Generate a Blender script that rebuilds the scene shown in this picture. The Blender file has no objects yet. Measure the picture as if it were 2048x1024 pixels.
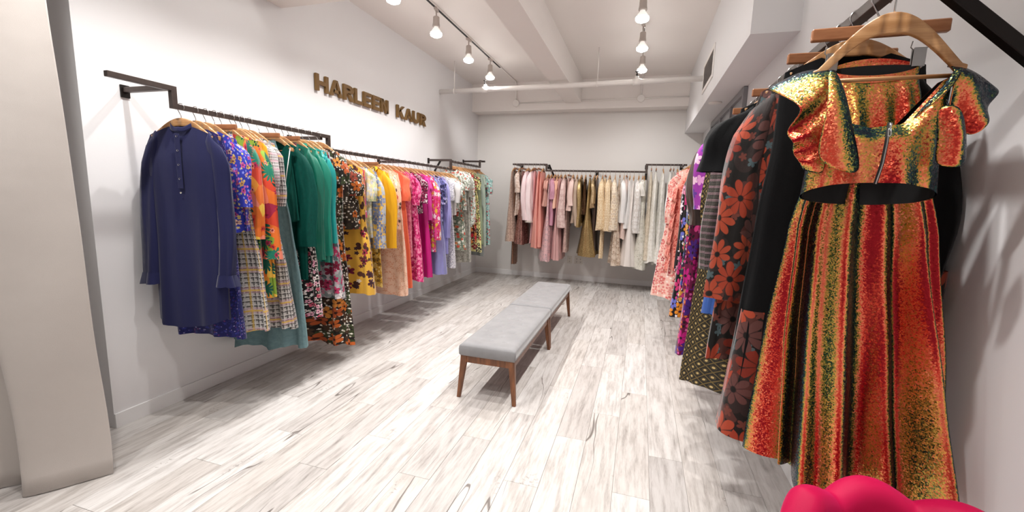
import bpy, math, random
from mathutils import Vector, Matrix
R_ = math.radians
PI = math.pi
S = bpy.context.scene
COL = S.collection
# ------------------------------------------------------------------ camera
cam_d = bpy.data.cameras.new('camera')
cam = bpy.data.objects.new('camera', cam_d)
COL.objects.link(cam)
S.camera = cam
cam_d.sensor_width = 36.0
cam_d.lens = 848.43 / 2048 * 36.0
cam_d.clip_start = 0.02
def cam_matrix(yaw, pitch, roll, loc):
    cy, sy, cp, sp = math.cos(yaw), math.sin(yaw), math.cos(pitch), math.sin(pitch)
    fwd = Vector((-sy*cp, cy*cp, -sp)); r0 = Vector((cy, sy, 0)); u0 = r0.cross(fwd)
    r = r0*math.cos(roll) + u0*math.sin(roll); u = -r0*math.sin(roll) + u0*math.cos(roll)
    m = Matrix((r, u, -fwd)).transposed().to_4x4(); m.translation = loc
    return m
cam.matrix_world = cam_matrix(.2888, .1423, .0307, Vector((0, 0, 1.55)))
# ------------------------------------------------------------------ world, exposure
wd = bpy.data.worlds.new('world'); S.world = wd; wd.use_nodes = True
wd.node_tree.nodes['Background'].inputs[0].default_value = (.9, .95, 1, 1)
wd.node_tree.nodes['Background'].inputs[1].default_value = .25
S.view_settings.view_transform = 'Standard'
S.view_settings.look = 'None'
S.view_settings.gamma = 1
S.view_settings.use_curve_mapping = False
S.view_settings.exposure = 0.42
LAMP_W = 63.0
LAMP_COL = (1.0, .975, .95)
LAMPS_LEFT = [(-2.2, y) for y in (.25, 1.1, 1.9, 2.75, 3.6, 4.44, 5.35, 6.17)]
LAMPS_RIGHT = [(-.1, y) for y in (.1, 1.0, 1.9, 2.75, 3.62, 4.49, 5.34, 6.2)]
# room size
XL, XR, YB, ZC, YN = -3.111, .92, 7.9, 3.54, -1.6

# ------------------------------------------------------------------ helpers
def link(o, parent=None):
    COL.objects.link(o)
    if parent is not None: o.parent = parent
    return o
def tag(o, label=None, cat=None, group=None, kind=None):
    if label: o['label'] = label
    if cat: o['category'] = cat
    if group: o['group'] = group
    if kind: o['kind'] = kind
    return o
def empty(name, loc=(0, 0, 0), rot=(0, 0, 0), parent=None):
    o = bpy.data.objects.new(name, None); o.location = loc; o.rotation_euler = rot
    o.empty_display_size = .05
    return link(o, parent)
class MB:
    """collects geometry, builds one mesh object"""
    def __init__(s): s.v = []; s.f = []; s.uv = []
    def add(s, vs, fs, uvs=None):
        b = len(s.v); s.v += [tuple(p) for p in vs]; s.f += [tuple(i + b for i in f) for f in fs]
        s.uv += (uvs if uvs else [(0, 0)]*len(vs))
    def box(s, x0, x1, y0, y1, z0, z1, ch=0, M=None):
        if ch <= 0:
            vs = [(x, y, z) for z in (z0, z1) for y in (y0, y1) for x in (x0, x1)]
            fs = [(0, 2, 3, 1), (4, 5, 7, 6), (0, 1, 5, 4), (2, 6, 7, 3), (0, 4, 6, 2), (1, 3, 7, 5)]
        else:
            # chamfered box: 24 vertices
            c = ch; vs = []; idx = {}
            X, Y, Z = (x0, x1), (y0, y1), (z0, z1)
            for i in (0, 1):
                for j in (0, 1):
                    for k in (0, 1):
                        sx, sy, sz = (c, -c)[i], (c, -c)[j], (c, -c)[k]
                        for a, p in enumerate(((X[i], Y[j]+sy, Z[k]+sz), (X[i]+sx, Y[j], Z[k]+sz), (X[i]+sx, Y[j]+sy, Z[k]))):
                            idx[i, j, k, a] = len(vs); vs.append(p)
            g = lambda i, j, k, a: idx[i, j, k, a]
            fs = []
            for i in (0, 1):
                fs.append([g(i, 0, 0, 0), g(i, 1, 0, 0), g(i, 1, 1, 0), g(i, 0, 1, 0)])
                fs.append([g(0, i, 0, 1), g(1, i, 0, 1), g(1, i, 1, 1), g(0, i, 1, 1)])
                fs.append([g(0, 0, i, 2), g(1, 0, i, 2), g(1, 1, i, 2), g(0, 1, i, 2)])
            for i in (0, 1):
                for j in (0, 1):
                    fs.append([g(i, j, 0, 0), g(i, j, 1, 0), g(i, j, 1, 1), g(i, j, 0, 1)])
                    fs.append([g(i, 0, j, 0), g(i, 1, j, 0), g(i, 1, j, 2), g(i, 0, j, 2)])
                    fs.append([g(0, i, j, 1), g(1, i, j, 1), g(1, i, j, 2), g(0, i, j, 2)])
                    for k in (0, 1): fs.append([g(i, j, k, 0), g(i, j, k, 1), g(i, j, k, 2)])
            cx, cy, cz = (x0+x1)/2, (y0+y1)/2, (z0+z1)/2
            out = []
            for f in fs:
                p = [Vector(vs[q]) for q in f]; n = (p[1]-p[0]).cross(p[2]-p[0]); m = sum(p, Vector())/len(p) - Vector((cx, cy, cz))
                out.append(tuple(f) if n.dot(m) > 0 else tuple(reversed(f)))
            fs = out
        if M is not None: vs = [M @ Vector(p) for p in vs]
        s.add(vs, fs, [(p[0]+p[2]*.3, p[1]+p[2]) for p in vs])
    def tube(s, pts, r, n=8, cap=True, flat=1.0):
        pts = [Vector(p) for p in pts]; rs = r if isinstance(r, (list, tuple)) else [r]*len(pts)
        up = None; rings = []
        for i, p in enumerate(pts):
            t = (pts[min(i+1, len(pts)-1)] - pts[max(i-1, 0)]).normalized()
            if up is None:
                up = Vector((0, 0, 1)) if abs(t.z) < .9 else Vector((0, 1, 0))
            a = t.cross(up).normalized(); b = a.cross(t).normalized(); up = b
            rings.append([p + (a*math.cos(2*PI*k/n) + b*flat*math.sin(2*PI*k/n))*rs[i] for k in range(n)])
        vs = [q for rg in rings for q in rg]; fs = []
        for i in range(len(pts)-1):
            for k in range(n):
                fs.append((i*n+k, i*n+(k+1) % n, (i+1)*n+(k+1) % n, (i+1)*n+k))
        if cap: fs.append(tuple(range(n))[::-1]); fs.append(tuple((len(pts)-1)*n+k for k in range(n)))
        s.add(vs, fs)
    def lathe(s, prof, n=20, M=None, cap0=True, cap1=True):
        vs = [Vector((r*math.cos(2*PI*k/n), r*math.sin(2*PI*k/n), z)) for r, z in prof for k in range(n)]
        fs = [(i*n+k, i*n+(k+1) % n, (i+1)*n+(k+1) % n, (i+1)*n+k) for i in range(len(prof)-1) for k in range(n)]
        if cap0: fs.append(tuple(range(n))[::-1])
        if cap1: fs.append(tuple((len(prof)-1)*n+k for k in range(n)))
        if M is not None: vs = [M @ p for p in vs]
        s.add(vs, fs)
    def prism(s, poly, y0, y1, M=None, ch=0):
        """poly in (x,z), extruded along y; closed outline"""
        n = len(poly)
        vs = [Vector((x, y0, z)) for x, z in poly] + [Vector((x, y1, z)) for x, z in poly]
        fs = [tuple(range(n)), tuple(range(2*n-1, n-1, -1))] + [((i+1) % n, i, n+i, n+(i+1) % n) for i in range(n)]
        if M is not None: vs = [M @ p for p in vs]
        s.add(vs, fs)
    def grid(s, fn, nu, nv, closed=False, uvfn=None):
        vs = []; uvs = []
        for j in range(nv+1):
            for i in range(nu if closed else nu+1):
                vs.append(fn(i/nu, j/nv)); uvs.append(uvfn(i/nu, j/nv) if uvfn else (i/nu, j/nv))
        w = nu if closed else nu+1; fs = []
        for j in range(nv):
            for i in range(nu):
                i2 = (i+1) % w if closed else i+1
                fs.append((j*w+i, j*w+i2, (j+1)*w+i2, (j+1)*w+i))
        s.add(vs, fs, uvs)
    def mesh(s, name, mat, smooth=False, mats=None):
        me = bpy.data.meshes.new(name); me.from_pydata(s.v, [], s.f)
        lay = me.uv_layers.new(name='UVMap')
        li = [0]*len(me.loops); me.loops.foreach_get('vertex_index', li)
        flat = []
        for i in li: flat.extend(s.uv[i])
        lay.data.foreach_set('uv', flat)
        if smooth: me.polygons.foreach_set('use_smooth', [True]*len(me.polygons))
        if mat is not None: me.materials.append(mat)
        me.update()
        return me
    def build(s, name, mat, parent=None, smooth=False, loc=None):
        o = bpy.data.objects.new(name, s.mesh(name, mat, smooth))
        if loc: o.location = loc
        return link(o, parent)
def smooth_angle(o, deg=40):
    """auto-smooth: mark sharp edges by angle"""
    me = o.data
    import bmesh
    bm = bmesh.new(); bm.from_mesh(me)
    for f in bm.faces: f.smooth = True
    for e in bm.edges:
        if len(e.link_faces) == 2 and e.calc_face_angle(0) > R_(deg): e.smooth = False
    bm.to_mesh(me); bm.free()
    return o
def copy_tree(o, parent=None):
    c = o.copy(); COL.objects.link(c); c.parent = parent
    for ch in list(o.children): copy_tree(ch, c)
    return c
def lerp(a, b, t): return a + (b-a)*t
def prof(pts, t):
    if t <= pts[0][0]: return pts[0][1]
    for (a, va), (b, vb) in zip(pts, pts[1:]):
        if t <= b:
            u = (t-a)/(b-a); u = u*u*(3-2*u)*.5 + u*.5
            return va + (vb-va)*u
    return pts[-1][1]

# ------------------------------------------------------------------ materials
class NT:
    def __init__(s, name):
        s.m = bpy.data.materials.new(name); s.m.use_nodes = True
        s.t = s.m.node_tree; s.t.nodes.clear()
        s.out = s.t.nodes.new('ShaderNodeOutputMaterial')
        s.b = s.t.nodes.new('ShaderNodeBsdfPrincipled')
        s.t.links.new(s.b.outputs[0], s.out.inputs[0])
    def n(s, typ, **kw):
        nd = s.t.nodes.new(typ)
        for k, v in kw.items(): setattr(nd, k, v)
        return nd
    def put(s, sock, val):
        if isinstance(val, bpy.types.NodeSocket): s.t.links.new(val, sock)
        else:
            if isinstance(val, (tuple, list)) and len(val) == 3 and sock.type == 'RGBA': val = (*val, 1)
            sock.default_value = val
    def math(s, op, a, b=0.0, c=None, clamp=False):
        nd = s.n('ShaderNodeMath', operation=op, use_clamp=clamp)
        s.put(nd.inputs[0], a); s.put(nd.inputs[1], b)
        if c is not None: s.put(nd.inputs[2], c)
        return nd.outputs[0]
    def vmath(s, op, a, b=(0, 0, 0), out=0, scale=None):
        nd = s.n('ShaderNodeVectorMath', operation=op); s.put(nd.inputs[0], a)
        if scale is not None: s.put(nd.inputs['Scale'], scale)
        else: s.put(nd.inputs[1], b)
        return nd.outputs[out]
    def mix(s, f, a, b, blend='MIX'):
        nd = s.n('ShaderNodeMix', data_type='RGBA', blend_type=blend)
        s.put(nd.inputs[0], f); s.put(nd.inputs[6], a); s.put(nd.inputs[7], b)
        return nd.outputs[2]
    def step(s, lo, hi, v):      # smoothstep 0..1
        nd = s.n('ShaderNodeMapRange', interpolation_type='SMOOTHSTEP')
        s.put(nd.inputs[0], v); nd.inputs[1].default_value = lo; nd.inputs[2].default_value = hi
        return nd.outputs[0]
    def noise(s, vec, scale, detail=3, rough=.55, out=0, dim='3D'):
        nd = s.n('ShaderNodeTexNoise', noise_dimensions=dim)
        s.put(nd.inputs['Vector'], vec); nd.inputs['Scale'].default_value = scale
        nd.inputs['Detail'].default_value = detail; nd.inputs['Roughness'].default_value = rough
        return nd.outputs[out]
    def vor(s, vec, scale, feature='F1', rnd=1.0, dim='2D'):
        nd = s.n('ShaderNodeTexVoronoi', voronoi_dimensions=dim, feature=feature)
        s.put(nd.inputs['Vector'], vec); nd.inputs['Scale'].default_value = scale
        nd.inputs['Randomness'].default_value = rnd
        return nd
    def ramp(s, f, stops, const=False):
        nd = s.n('ShaderNodeValToRGB'); cr = nd.color_ramp
        if const: cr.interpolation = 'CONSTANT'
        while len(cr.elements) < len(stops): cr.elements.new(.5)
        for e, (p, c) in zip(cr.elements, stops): e.position = p; e.color = (*c, 1)
        s.put(nd.inputs[0], f)
        return nd.outputs[0]
    def uv(s):
        return s.n('ShaderNodeUVMap', uv_map='UVMap').outputs[0]
    def obj(s):
        return s.n('ShaderNodeTexCoord').outputs['Object']
    def mapping(s, vec, scale=(1, 1, 1), loc=(0, 0, 0), rot=(0, 0, 0)):
        nd = s.n('ShaderNodeMapping'); s.put(nd.inputs[0], vec)
        nd.inputs['Scale'].default_value = scale; s.put(nd.inputs['Location'], loc); nd.inputs['Rotation'].default_value = rot
        return nd.outputs[0]
    def bump(s, h, strength=.3, dist=.01, normal=None):
        nd = s.n('ShaderNodeBump'); s.put(nd.inputs['Height'], h)
        nd.inputs['Strength'].default_value = strength; nd.inputs['Distance'].default_value = dist
        if normal is not None: s.put(nd.inputs['Normal'], normal)
        s.t.links.new(nd.outputs[0], s.b.inputs['Normal'])
        return nd.outputs[0]
    def set(s, **kw):
        names = dict(color='Base Color', rough='Roughness', metal='Metallic', spec='Specular IOR Level', sheen='Sheen Weight',
                     sheen_rough='Sheen Roughness', sheen_tint='Sheen Tint', coat='Coat Weight', trans='Transmission Weight', alpha='Alpha',
                     emis='Emission Color', estr='Emission Strength', aniso='Anisotropic')
        for k, v in kw.items(): s.put(s.b.inputs[names[k]], v)
        return s
def srgb(h):
    h = h.lstrip('#'); c = [int(h[i:i+2], 16)/255 for i in (0, 2, 4)]
    return tuple(x/12.92 if x <= .04045 else ((x+.055)/1.055)**2.4 for x in c)
def plain(name, col, rough=.5, metal=0, grain=0, gscale=60, **kw):
    t = NT(name); c = srgb(col)
    if grain:
        f = t.noise(t.obj(), gscale, 4)
        t.set(color=t.mix(f, tuple(x*(1-grain) for x in c), tuple(min(1, x*(1+grain*.6)) for x in c)))
        t.bump(f, .15, .002)
    else: t.set(color=c)
    t.set(rough=rough, metal=metal, **kw)
    return t.m
def paint(name, col, rough=.6):
    t = NT(name); c = srgb(col)
    f = t.noise(t.obj(), 1.3, 3)
    f2 = t.noise(t.obj(), 90, 2)
    t.set(color=t.mix(f, tuple(x*.965 for x in c), c), rough=rough)
    t.bump(f2, .06, .003)
    return t.m
def woodm(name, c1, c2, axis=0, rough=.4):
    t = NT(name)
    sc = [14, 14, 14]; sc[axis] = 1.6
    v = t.mapping(t.obj(), tuple(sc))
    f = t.noise(v, 3, 5, .6)
    f2 = t.noise(t.mapping(t.obj(), tuple(q*5 for q in sc)), 2.5, 3)
    g = t.math('ADD', t.math('MULTIPLY', f, .75), t.math('MULTIPLY', f2, .25))
    t.set(color=t.mix(t.step(.35, .68, g), srgb(c1), srgb(c2)), rough=rough)
    t.bump(f2, .12, .001)
    return t.m
M = {}
M['wall'] = paint('wall_paint', '#E6E5E6')
M['wallback'] = paint('back_wall_paint', '#E2DFDC')
M['ceil'] = paint('ceiling_paint', '#ECE6E2')
M['pipe'] = paint('white_pipe_paint', '#F0ECE8', .4)
M['trim'] = paint('baseboard_paint', '#ECECEC', .4)
M['steel'] = plain('dark_raw_steel', '#564C48', .42, .75, .25, 40)
M['steelblk'] = plain('black_steel', '#1C1614', .45, .5, .2, 40)
M['chrome'] = plain('chrome_wire', '#C9C9C9', .22, 1.0)
M['whitemetal'] = plain('lamp_enamel', '#B9AFA8', .35, .2)
M['hanger'] = woodm('hanger_maple', '#A9784A', '#CFA070', 0, .35)
M['hangerdk'] = woodm('hanger_beech', '#8E5A38', '#AE7650', 0, .4)
M['walnut'] = woodm('walnut_legs', '#5E3820', '#8A5634', 2, .38)
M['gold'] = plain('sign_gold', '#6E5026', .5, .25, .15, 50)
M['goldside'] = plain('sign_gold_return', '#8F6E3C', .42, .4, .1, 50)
M['track'] = plain('track_dark', '#120F0E', .6, .0)
M['btn'] = plain('pearl_button', '#C8C4BC', .25)
M['goldbtn'] = plain('brass_button', '#D8B060', .3, .9)
M['clip'] = plain('steel_clip', '#A8A8A8', .28, .95)
M['grayframe'] = plain('grey_window_frame', '#8F8F92', .5, 0, .05, 10)
M['outlet'] = plain('outlet_plastic', '#D6D0C8', .4)
M['darkhole'] = plain('dark_slot', '#3A3230', .6)
M['louver'] = plain('vent_louver', '#BDB6B0', .5)
M['lining'] = plain('black_lining', '#050506', .8)
t = NT('bulb_frost'); t.set(color=(.85, .83, .8), rough=.4, emis=(1, .95, .88), estr=.45); M['bulbglass'] = t.m
t = NT('bulb_glow'); t.set(color=(1, 1, 1), emis=(1, .97, .92), estr=38.0); M['bulb'] = t.m
t = NT('window_glass'); t.set(color=srgb('#9A9DA2'), rough=.12, spec=.6); M['pane'] = t.m

# --- floor plank
def floor_mat():
    t = NT('whitewashed_plank')
    oi = t.n('ShaderNodeObjectInfo'); rnd = oi.outputs['Random']
    off = t.n('ShaderNodeCombineXYZ'); t.put(off.inputs[0], t.math('MULTIPLY', rnd, 37)); t.put(off.inputs[1], t.math('MULTIPLY', rnd, 91)); t.put(off.inputs[2], rnd)
    v = t.vmath('ADD', t.obj(), off.outputs[0])
    warp = t.noise(t.mapping(v, (2.2, .9, 1)), 2.0, 2, .5, out=1)
    v2 = t.vmath('ADD', v, t.vmath('SCALE', t.vmath('SUBTRACT', warp, (.5, .5, .5)), scale=.045))
    grain = t.noise(t.mapping(v2, (20, 2.0, 1)), 1.6, 7, .68)
    fine = t.noise(t.mapping(v2, (120, 5, 1)), 1.5, 3, .6)
    blot = t.noise(t.mapping(v, (4.5, 1.6, 1)), 1.4, 4, .6)
    base = t.ramp(grain, [(.26, srgb('#96918E')), (.4, srgb('#BDB9B6')), (.52, srgb('#D2CFCD')), (.75, srgb('#E0DFDD'))])
    base = t.mix(t.math('MULTIPLY', t.step(.55, .72, blot), .35), base, srgb('#AAA39E'))
    base = t.mix(t.math('MULTIPLY', t.step(.5, .7, fine), .2), base, srgb('#A79F99'))
    # long cracks: thin band where a stretched noise crosses a level
    ck = t.noise(t.mapping(v2, (5.0, .42, 1)), 1.25, 2, .45)
    d = t.math('ABSOLUTE', t.math('SUBTRACT', ck, .5))
    msk = t.noise(t.mapping(v, (2.5, .9, 1)), 1.3, 1, .5)
    cr = t.math('MULTIPLY', t.math('SUBTRACT', 1.0, t.step(.0015, .006, d)), t.step(.54, .6, msk))
    # cross ticks like saw chatter, in sparse patches
    tick = t.noise(t.mapping(v2, (38, 60, 1)), 1.0, 2, .6)
    tm = t.noise(t.mapping(v, (7, 1.8, 1)), 1.0, 1, .5)
    tk = t.math('MULTIPLY', t.step(.56, .63, tick), t.step(.68, .74, tm))
    base = t.mix(t.math('MULTIPLY', cr, .8), base, srgb('#5E544E'))
    base = t.mix(t.math('MULTIPLY', tk, .45), base, srgb('#7B726C'))
    tint = t.ramp(rnd, [(0, srgb('#DDDAD8')), (.3, srgb('#F4F2F0')), (.6, srgb('#E9E5E1')), (.8, srgb('#FAF9F8')), (1, srgb('#D2CCC8'))])
    base = t.mix(1.0, base, tint, 'MULTIPLY')
    t.set(color=base, rough=t.math('ADD', .36, t.math('MULTIPLY', grain, .2)), spec=.35)
    t.bump(t.math('SUBTRACT', grain, t.math('MULTIPLY', cr, 2)), .12, .002)
    return t.m
M['floor'] = floor_mat()
M['subfloor'] = plain('joint_grey', '#9A938E', .8)

# --- fabrics -----------------------------------------------------
def uvseed(t, seed):
    return t.mapping(t.uv(), (1, 1, 1), (seed*1.37 % 7, seed*2.11 % 5, 0))
def flower(t, vec, scale, petals, size, cols, col_in=None, density=1.0, sharp=.04, seed=0, twist=0.0):
    """returns (mask, colour) of blossoms scattered at scale per metre"""
    vn = t.vor(vec, scale, rnd=.85)
    delta = t.vmath('SCALE', t.vmath('SUBTRACT', vec, vn.outputs['Position']), scale=scale)
    sep = t.n('ShaderNodeSeparateXYZ'); t.put(sep.inputs[0], delta)
    cs = t.n('ShaderNodeSeparateColor'); t.put(cs.inputs[0], vn.outputs['Color'])
    ang = t.math('ADD', t.math('ARCTAN2', sep.outputs[1], sep.outputs[0]), t.math('MULTIPLY', cs.outputs[1], 6.28))
    r = vn.outputs['Distance']
    if twist: ang = t.math('ADD', ang, t.math('MULTIPLY', r, twist))
    pet = t.math('ABSOLUTE', t.math('COSINE', t.math('MULTIPLY', ang, petals/2)))
    edge = t.math('MULTIPLY', t.math('ADD', .42, t.math('MULTIPLY', t.math('POWER', pet, .7), .58)), size)
    edge = t.math('MULTIPLY', edge, t.math('ADD', .75, t.math('MULTIPLY', cs.outputs[2], .35)))
    d = t.math('SUBTRACT', edge, r)
    mask = t.step(0.0, sharp, d)
    if density < 1: mask = t.math('MULTIPLY', mask, t.math('LESS_THAN', cs.outputs[2], density))
    n = len(cols)
    col = t.ramp(cs.outputs[0], [(i/n, srgb(c)) for i, c in enumerate(cols)], const=True) if n > 1 else srgb(cols[0])
    if col_in:
        line = t.math('MULTIPLY', t.math('SUBTRACT', 1.0, t.step(.0, .45, pet)), t.step(.05, .12, r))
        col = t.mix(t.math('MULTIPLY', line, .75), col, srgb(col_in))
        col = t.mix(t.math('SUBTRACT', 1.0, t.step(.07, .12, r)), col, srgb(col_in))
    return mask, col
def finish_cloth(t, col, rough=.75, sheen=.25, kind='cloth', weave=900, spec=.25):
    v = t.uv()
    w = t.noise(t.mapping(v, (1, 1, 1)), weave*.5, 2, .6)
    big = t.noise(t.mapping(v, (7, 1.2, 1)), 2.2, 3, .5)
    t.set(color=col, rough=rough, sheen=sheen, sheen_rough=.45, spec=spec)
    t.bump(t.math('ADD', t.math('MULTIPLY', w, .12), big), .35, .012)
    return t.m
FAB = {}
def F(key, fn):
    if key not in FAB: FAB[key] = fn()
    return FAB[key]
def solid(key, col, rough=.75, sheen=.3, col2=None, metal=0, spec=.3):
    t = NT(key); c = srgb(col)
    f = t.noise(t.mapping(t.uv(), (5, 1.5, 1)), 2.5, 4)
    cc = t.mix(f, tuple(x*.86 for x in c), srgb(col2) if col2 else tuple(min(1, x*1.08) for x in c))
    finish_cloth(t, cc, rough, sheen, spec=spec); t.set(metal=metal)
    FAB[key] = t.m; return t.m
def velvet(key, col, col2):
    t = NT(key)
    f = t.noise(t.mapping(t.uv(), (9, 6, 1)), 5, 5, .7)
    cc = t.mix(f, srgb(col), srgb(col2))
    finish_cloth(t, cc, .6, .6, spec=.15); t.set(sheen_tint=(*srgb(col2), 1))
    FAB[key] = t.m; return t.m
def satin(key, col, col2=None, rough=.32):
    return solid(key, col, rough, .1, col2, 0, .6)
def floral(key, bg, big, small=None, leaf=None, scale=11, petals=5, size=.5, inner=None, sscale=30, spetals=5, ssize=.42, lscale=16, lsize=.5,
           seed=0, rough=.7, bg2=None, density=1.0, sdens=.8, sheen=.2, warp=.02):
    t = NT(key)
    v = uvseed(t, seed)
    wv = t.noise(v, 9, 2, .5, out=1)
    v = t.vmath('ADD', v, t.vmath('SCALE', t.vmath('SUBTRACT', wv, (.5, .5, .5)), scale=warp))
    c = srgb(bg)
    if bg2: c = t.mix(t.step(.42, .58, t.noise(v, 8, 2)), srgb(bg), srgb(bg2))
    if leaf:
        m, lc = flower(t, t.vmath('ADD', v, (3.1, 1.7, 0)), lscale, 2, lsize*1.25, leaf, twist=1.5)
        c = t.mix(m, c, lc)
    if small:
        m, sc = flower(t, t.vmath('ADD', v, (1.3, 4.7, 0)), sscale, spetals, ssize, small, density=sdens)
        c = t.mix(m, c, sc)
    if big:
        m, bc = flower(t, v, scale, petals, size, big, inner, density=density)
        c = t.mix(m, c, bc)
    finish_cloth(t, c, rough, sheen)
    FAB[key] = t.m; return t.m
def tropical(key, seed=0):
    t = NT(key); v = uvseed(t, seed)
    wv = t.noise(v, 6, 2, .5, out=1)
    v = t.vmath('ADD', v, t.vmath('SCALE', t.vmath('SUBTRACT', wv, (.5, .5, .5)), scale=.07))
    vn = t.vor(v, 9, rnd=.9)
    cs = t.n('ShaderNodeSeparateColor'); t.put(cs.inputs[0], vn.outputs['Color'])
    c = t.ramp(cs.outputs[0], [(0, srgb('#E8762E')), (.22, srgb('#D94A32')), (.38, srgb('#F08A70')), (.52, srgb('#86A83C')), (.66, srgb('#E89A38')), (.8, srgb('#A82A4C')), (.9, srgb('#F3C44E'))], const=True)
    m, lc = flower(t, t.vmath('ADD', v, (2, 5, 0)), 7, 12, .62, ['#115C4C', '#0C4438', '#1D7A62'], density=.62, twist=1.0)
    c = t.mix(m, c, lc)
    m, lc = flower(t, t.vmath('ADD', v, (6, 2, 0)), 13, 6, .36, ['#B02250', '#D8402C', '#F29A7C'], '#7A1836', density=.4)
    c = t.mix(m, c, lc)
    finish_cloth(t, c, .7, .2); FAB[key] = t.m; return t.m
def plaid(key, bg, dark, light, accent, s=34, seed=0, acc=7):
    t = NT(key); v = uvseed(t, seed)
    sep = t.n('ShaderNodeSeparateXYZ'); t.put(sep.inputs[0], v)
    def lines(x, freq, lo, hi, ph=0.0):
        fr = t.math('FRACT', t.math('ADD', t.math('MULTIPLY', x, freq), ph+50))
        return t.math('MULTIPLY', t.step(lo-.03, lo+.03, fr), t.math('SUBTRACT', 1.0, t.step(hi-.03, hi+.03, fr)))
    U, V_ = sep.outputs[0], sep.outputs[1]
    nz = t.noise(v, 160, 2, .6)
    c = t.mix(nz, srgb(bg), srgb(light))
    dk = t.math('MAXIMUM', lines(U, s, .1, .42), lines(V_, s*.8, .15, .45))
    c = t.mix(t.math('MULTIPLY', dk, .85), c, srgb(dark))
    lt = t.math('MAXIMUM', lines(U, s, .62, .82, .1), lines(V_, s*.8, .6, .8, .1))
    c = t.mix(t.math('MULTIPLY', lt, t.step(.35, .6, nz)), c, srgb(light))
    c = t.mix(t.math('MULTIPLY', lines(V_, acc, .2, .5), .45), c, srgb('#C89AA8'))
    c = t.mix(t.math('MULTIPLY', lines(V_, acc, .3, .38), .9), c, srgb(accent))
    c = t.mix(t.math('MULTIPLY', lines(U, acc*1.3, .3, .36), .7), c, srgb(accent))
    t.set(color=c, rough=.85, sheen=.3); t.bump(nz, .6, .004)
    FAB[key] = t.m; return t.m
def lace(key, col, hole, scale=55, seed=0, glitter=0, rough=.7):
    t = NT(key); v = uvseed(t, seed)
    m, _ = flower(t, v, scale*.45, 6, .55, [col])
    vn = t.vor(v, scale, feature='DISTANCE_TO_EDGE')
    e = t.math('SUBTRACT', 1.0, t.step(.06, .16, vn.outputs['Distance']))
    k = t.math('MAXIMUM', m, e)
    c = t.mix(k, srgb(hole), srgb(col))
    n = t.noise(v, 25, 2)
    c = t.mix(t.math('MULTIPLY', n, .25), c, srgb(hole))
    t.set(color=c, rough=rough, sheen=.2)
    if glitter:
        g = t.vor(v, 260); gs = t.n('ShaderNodeSeparateColor'); t.put(gs.inputs[0], g.outputs['Color'])
        t.set(metal=t.math('MULTIPLY', t.math('GREATER_THAN', gs.outputs[0], .6), glitter), rough=.35)
    t.bump(k, .6, .004)
    FAB[key] = t.m; return t.m
def sequin_metal(key, col, col2, scale=230, seed=0):
    t = NT(key); v = uvseed(t, seed)
    g = t.vor(v, scale); gs = t.n('ShaderNodeSeparateColor'); t.put(gs.inputs[0], g.outputs['Color'])
    c = t.mix(gs.outputs[0], srgb(col), srgb(col2))
    t.set(color=c, metal=.75, rough=.32)
    t.bump(gs.outputs[1], .5, .003)
    FAB[key] = t.m; return t.m
def dots_lattice(key, bg, line, dot, s=26):
    t = NT(key); v = t.mapping(uvseed(t, 3), (1, 1, 1), rot=(0, 0, PI/4))
    sep = t.n('ShaderNodeSeparateXYZ'); t.put(sep.inputs[0], v)
    fx = t.math('SUBTRACT', t.math('FRACT', t.math('ADD', t.math('MULTIPLY', sep.outputs[0], s), 100)), .5)
    fy = t.math('SUBTRACT', t.math('FRACT', t.math('ADD', t.math('MULTIPLY', sep.outputs[1], s), 100)), .5)
    r = t.math('SQRT', t.math('ADD', t.math('MULTIPLY', fx, fx), t.math('MULTIPLY', fy, fy)))
    dk = t.math('SUBTRACT', 1.0, t.step(.13, .18, r))
    ring = t.math('MULTIPLY', t.step(.2, .24, r), t.math('SUBTRACT', 1.0, t.step(.27, .31, r)))
    ln = t.step(.42, .45, t.math('MAXIMUM', t.math('ABSOLUTE', fx), t.math('ABSOLUTE', fy)))
    c = t.mix(ln, srgb(bg), srgb(line)); c = t.mix(t.math('MULTIPLY', ring, .6), c, srgb(line)); c = t.mix(dk, c, srgb(dot))
    t.set(color=c, rough=.5, metal=t.math('MULTIPLY', dk, .5)); t.bump(t.math('MAXIMUM', dk, ln), .4, .003)
    FAB[key] = t.m; return t.m
def iridescent(key):
    """changing-colour sequins: every disc is a tilted thin film"""
    t = NT(key); v = t.obj()
    g = t.vor(v, 300, dim='3D'); gs = t.n('ShaderNodeSeparateColor'); t.put(gs.inputs[0], g.outputs['Color'])
    geo = t.n('ShaderNodeNewGeometry')
    jit = t.vmath('SCALE', t.vmath('SUBTRACT', g.outputs['Color'], (.5, .5, .5)), scale=.42)
    nrm = t.vmath('NORMALIZE', t.vmath('ADD', geo.outputs['Normal'], jit))
    t.put(t.b.inputs['Normal'], nrm)
    lw = t.n('ShaderNodeLayerWeight'); lw.inputs['Blend'].default_value = .5; t.put(lw.inputs['Normal'], nrm)
    big = t.noise(t.mapping(v, (5, 1.0, 1)), 1.5, 1, .5)
    f = t.math('ADD', lw.outputs['Facing'], t.math('MULTIPLY', t.math('SUBTRACT', big, .5), .7))
    c = t.ramp(f, [(0, srgb('#9C1420')), (.07, srgb('#DC4A36')), (.16, srgb('#F48A66')), (.25, srgb('#E0A050')), (.33, srgb('#B2A04A')),
                   (.42, srgb('#5E7440')), (.5, srgb('#1C4E4C')), (.62, srgb('#0A2038')), (1, srgb('#05071A'))])
    t.set(color=c, metal=.82, rough=t.math('ADD', .26, t.math('MULTIPLY', gs.outputs[2], .16)), spec=.6)
    FAB[key] = t.m; return t.m

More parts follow.
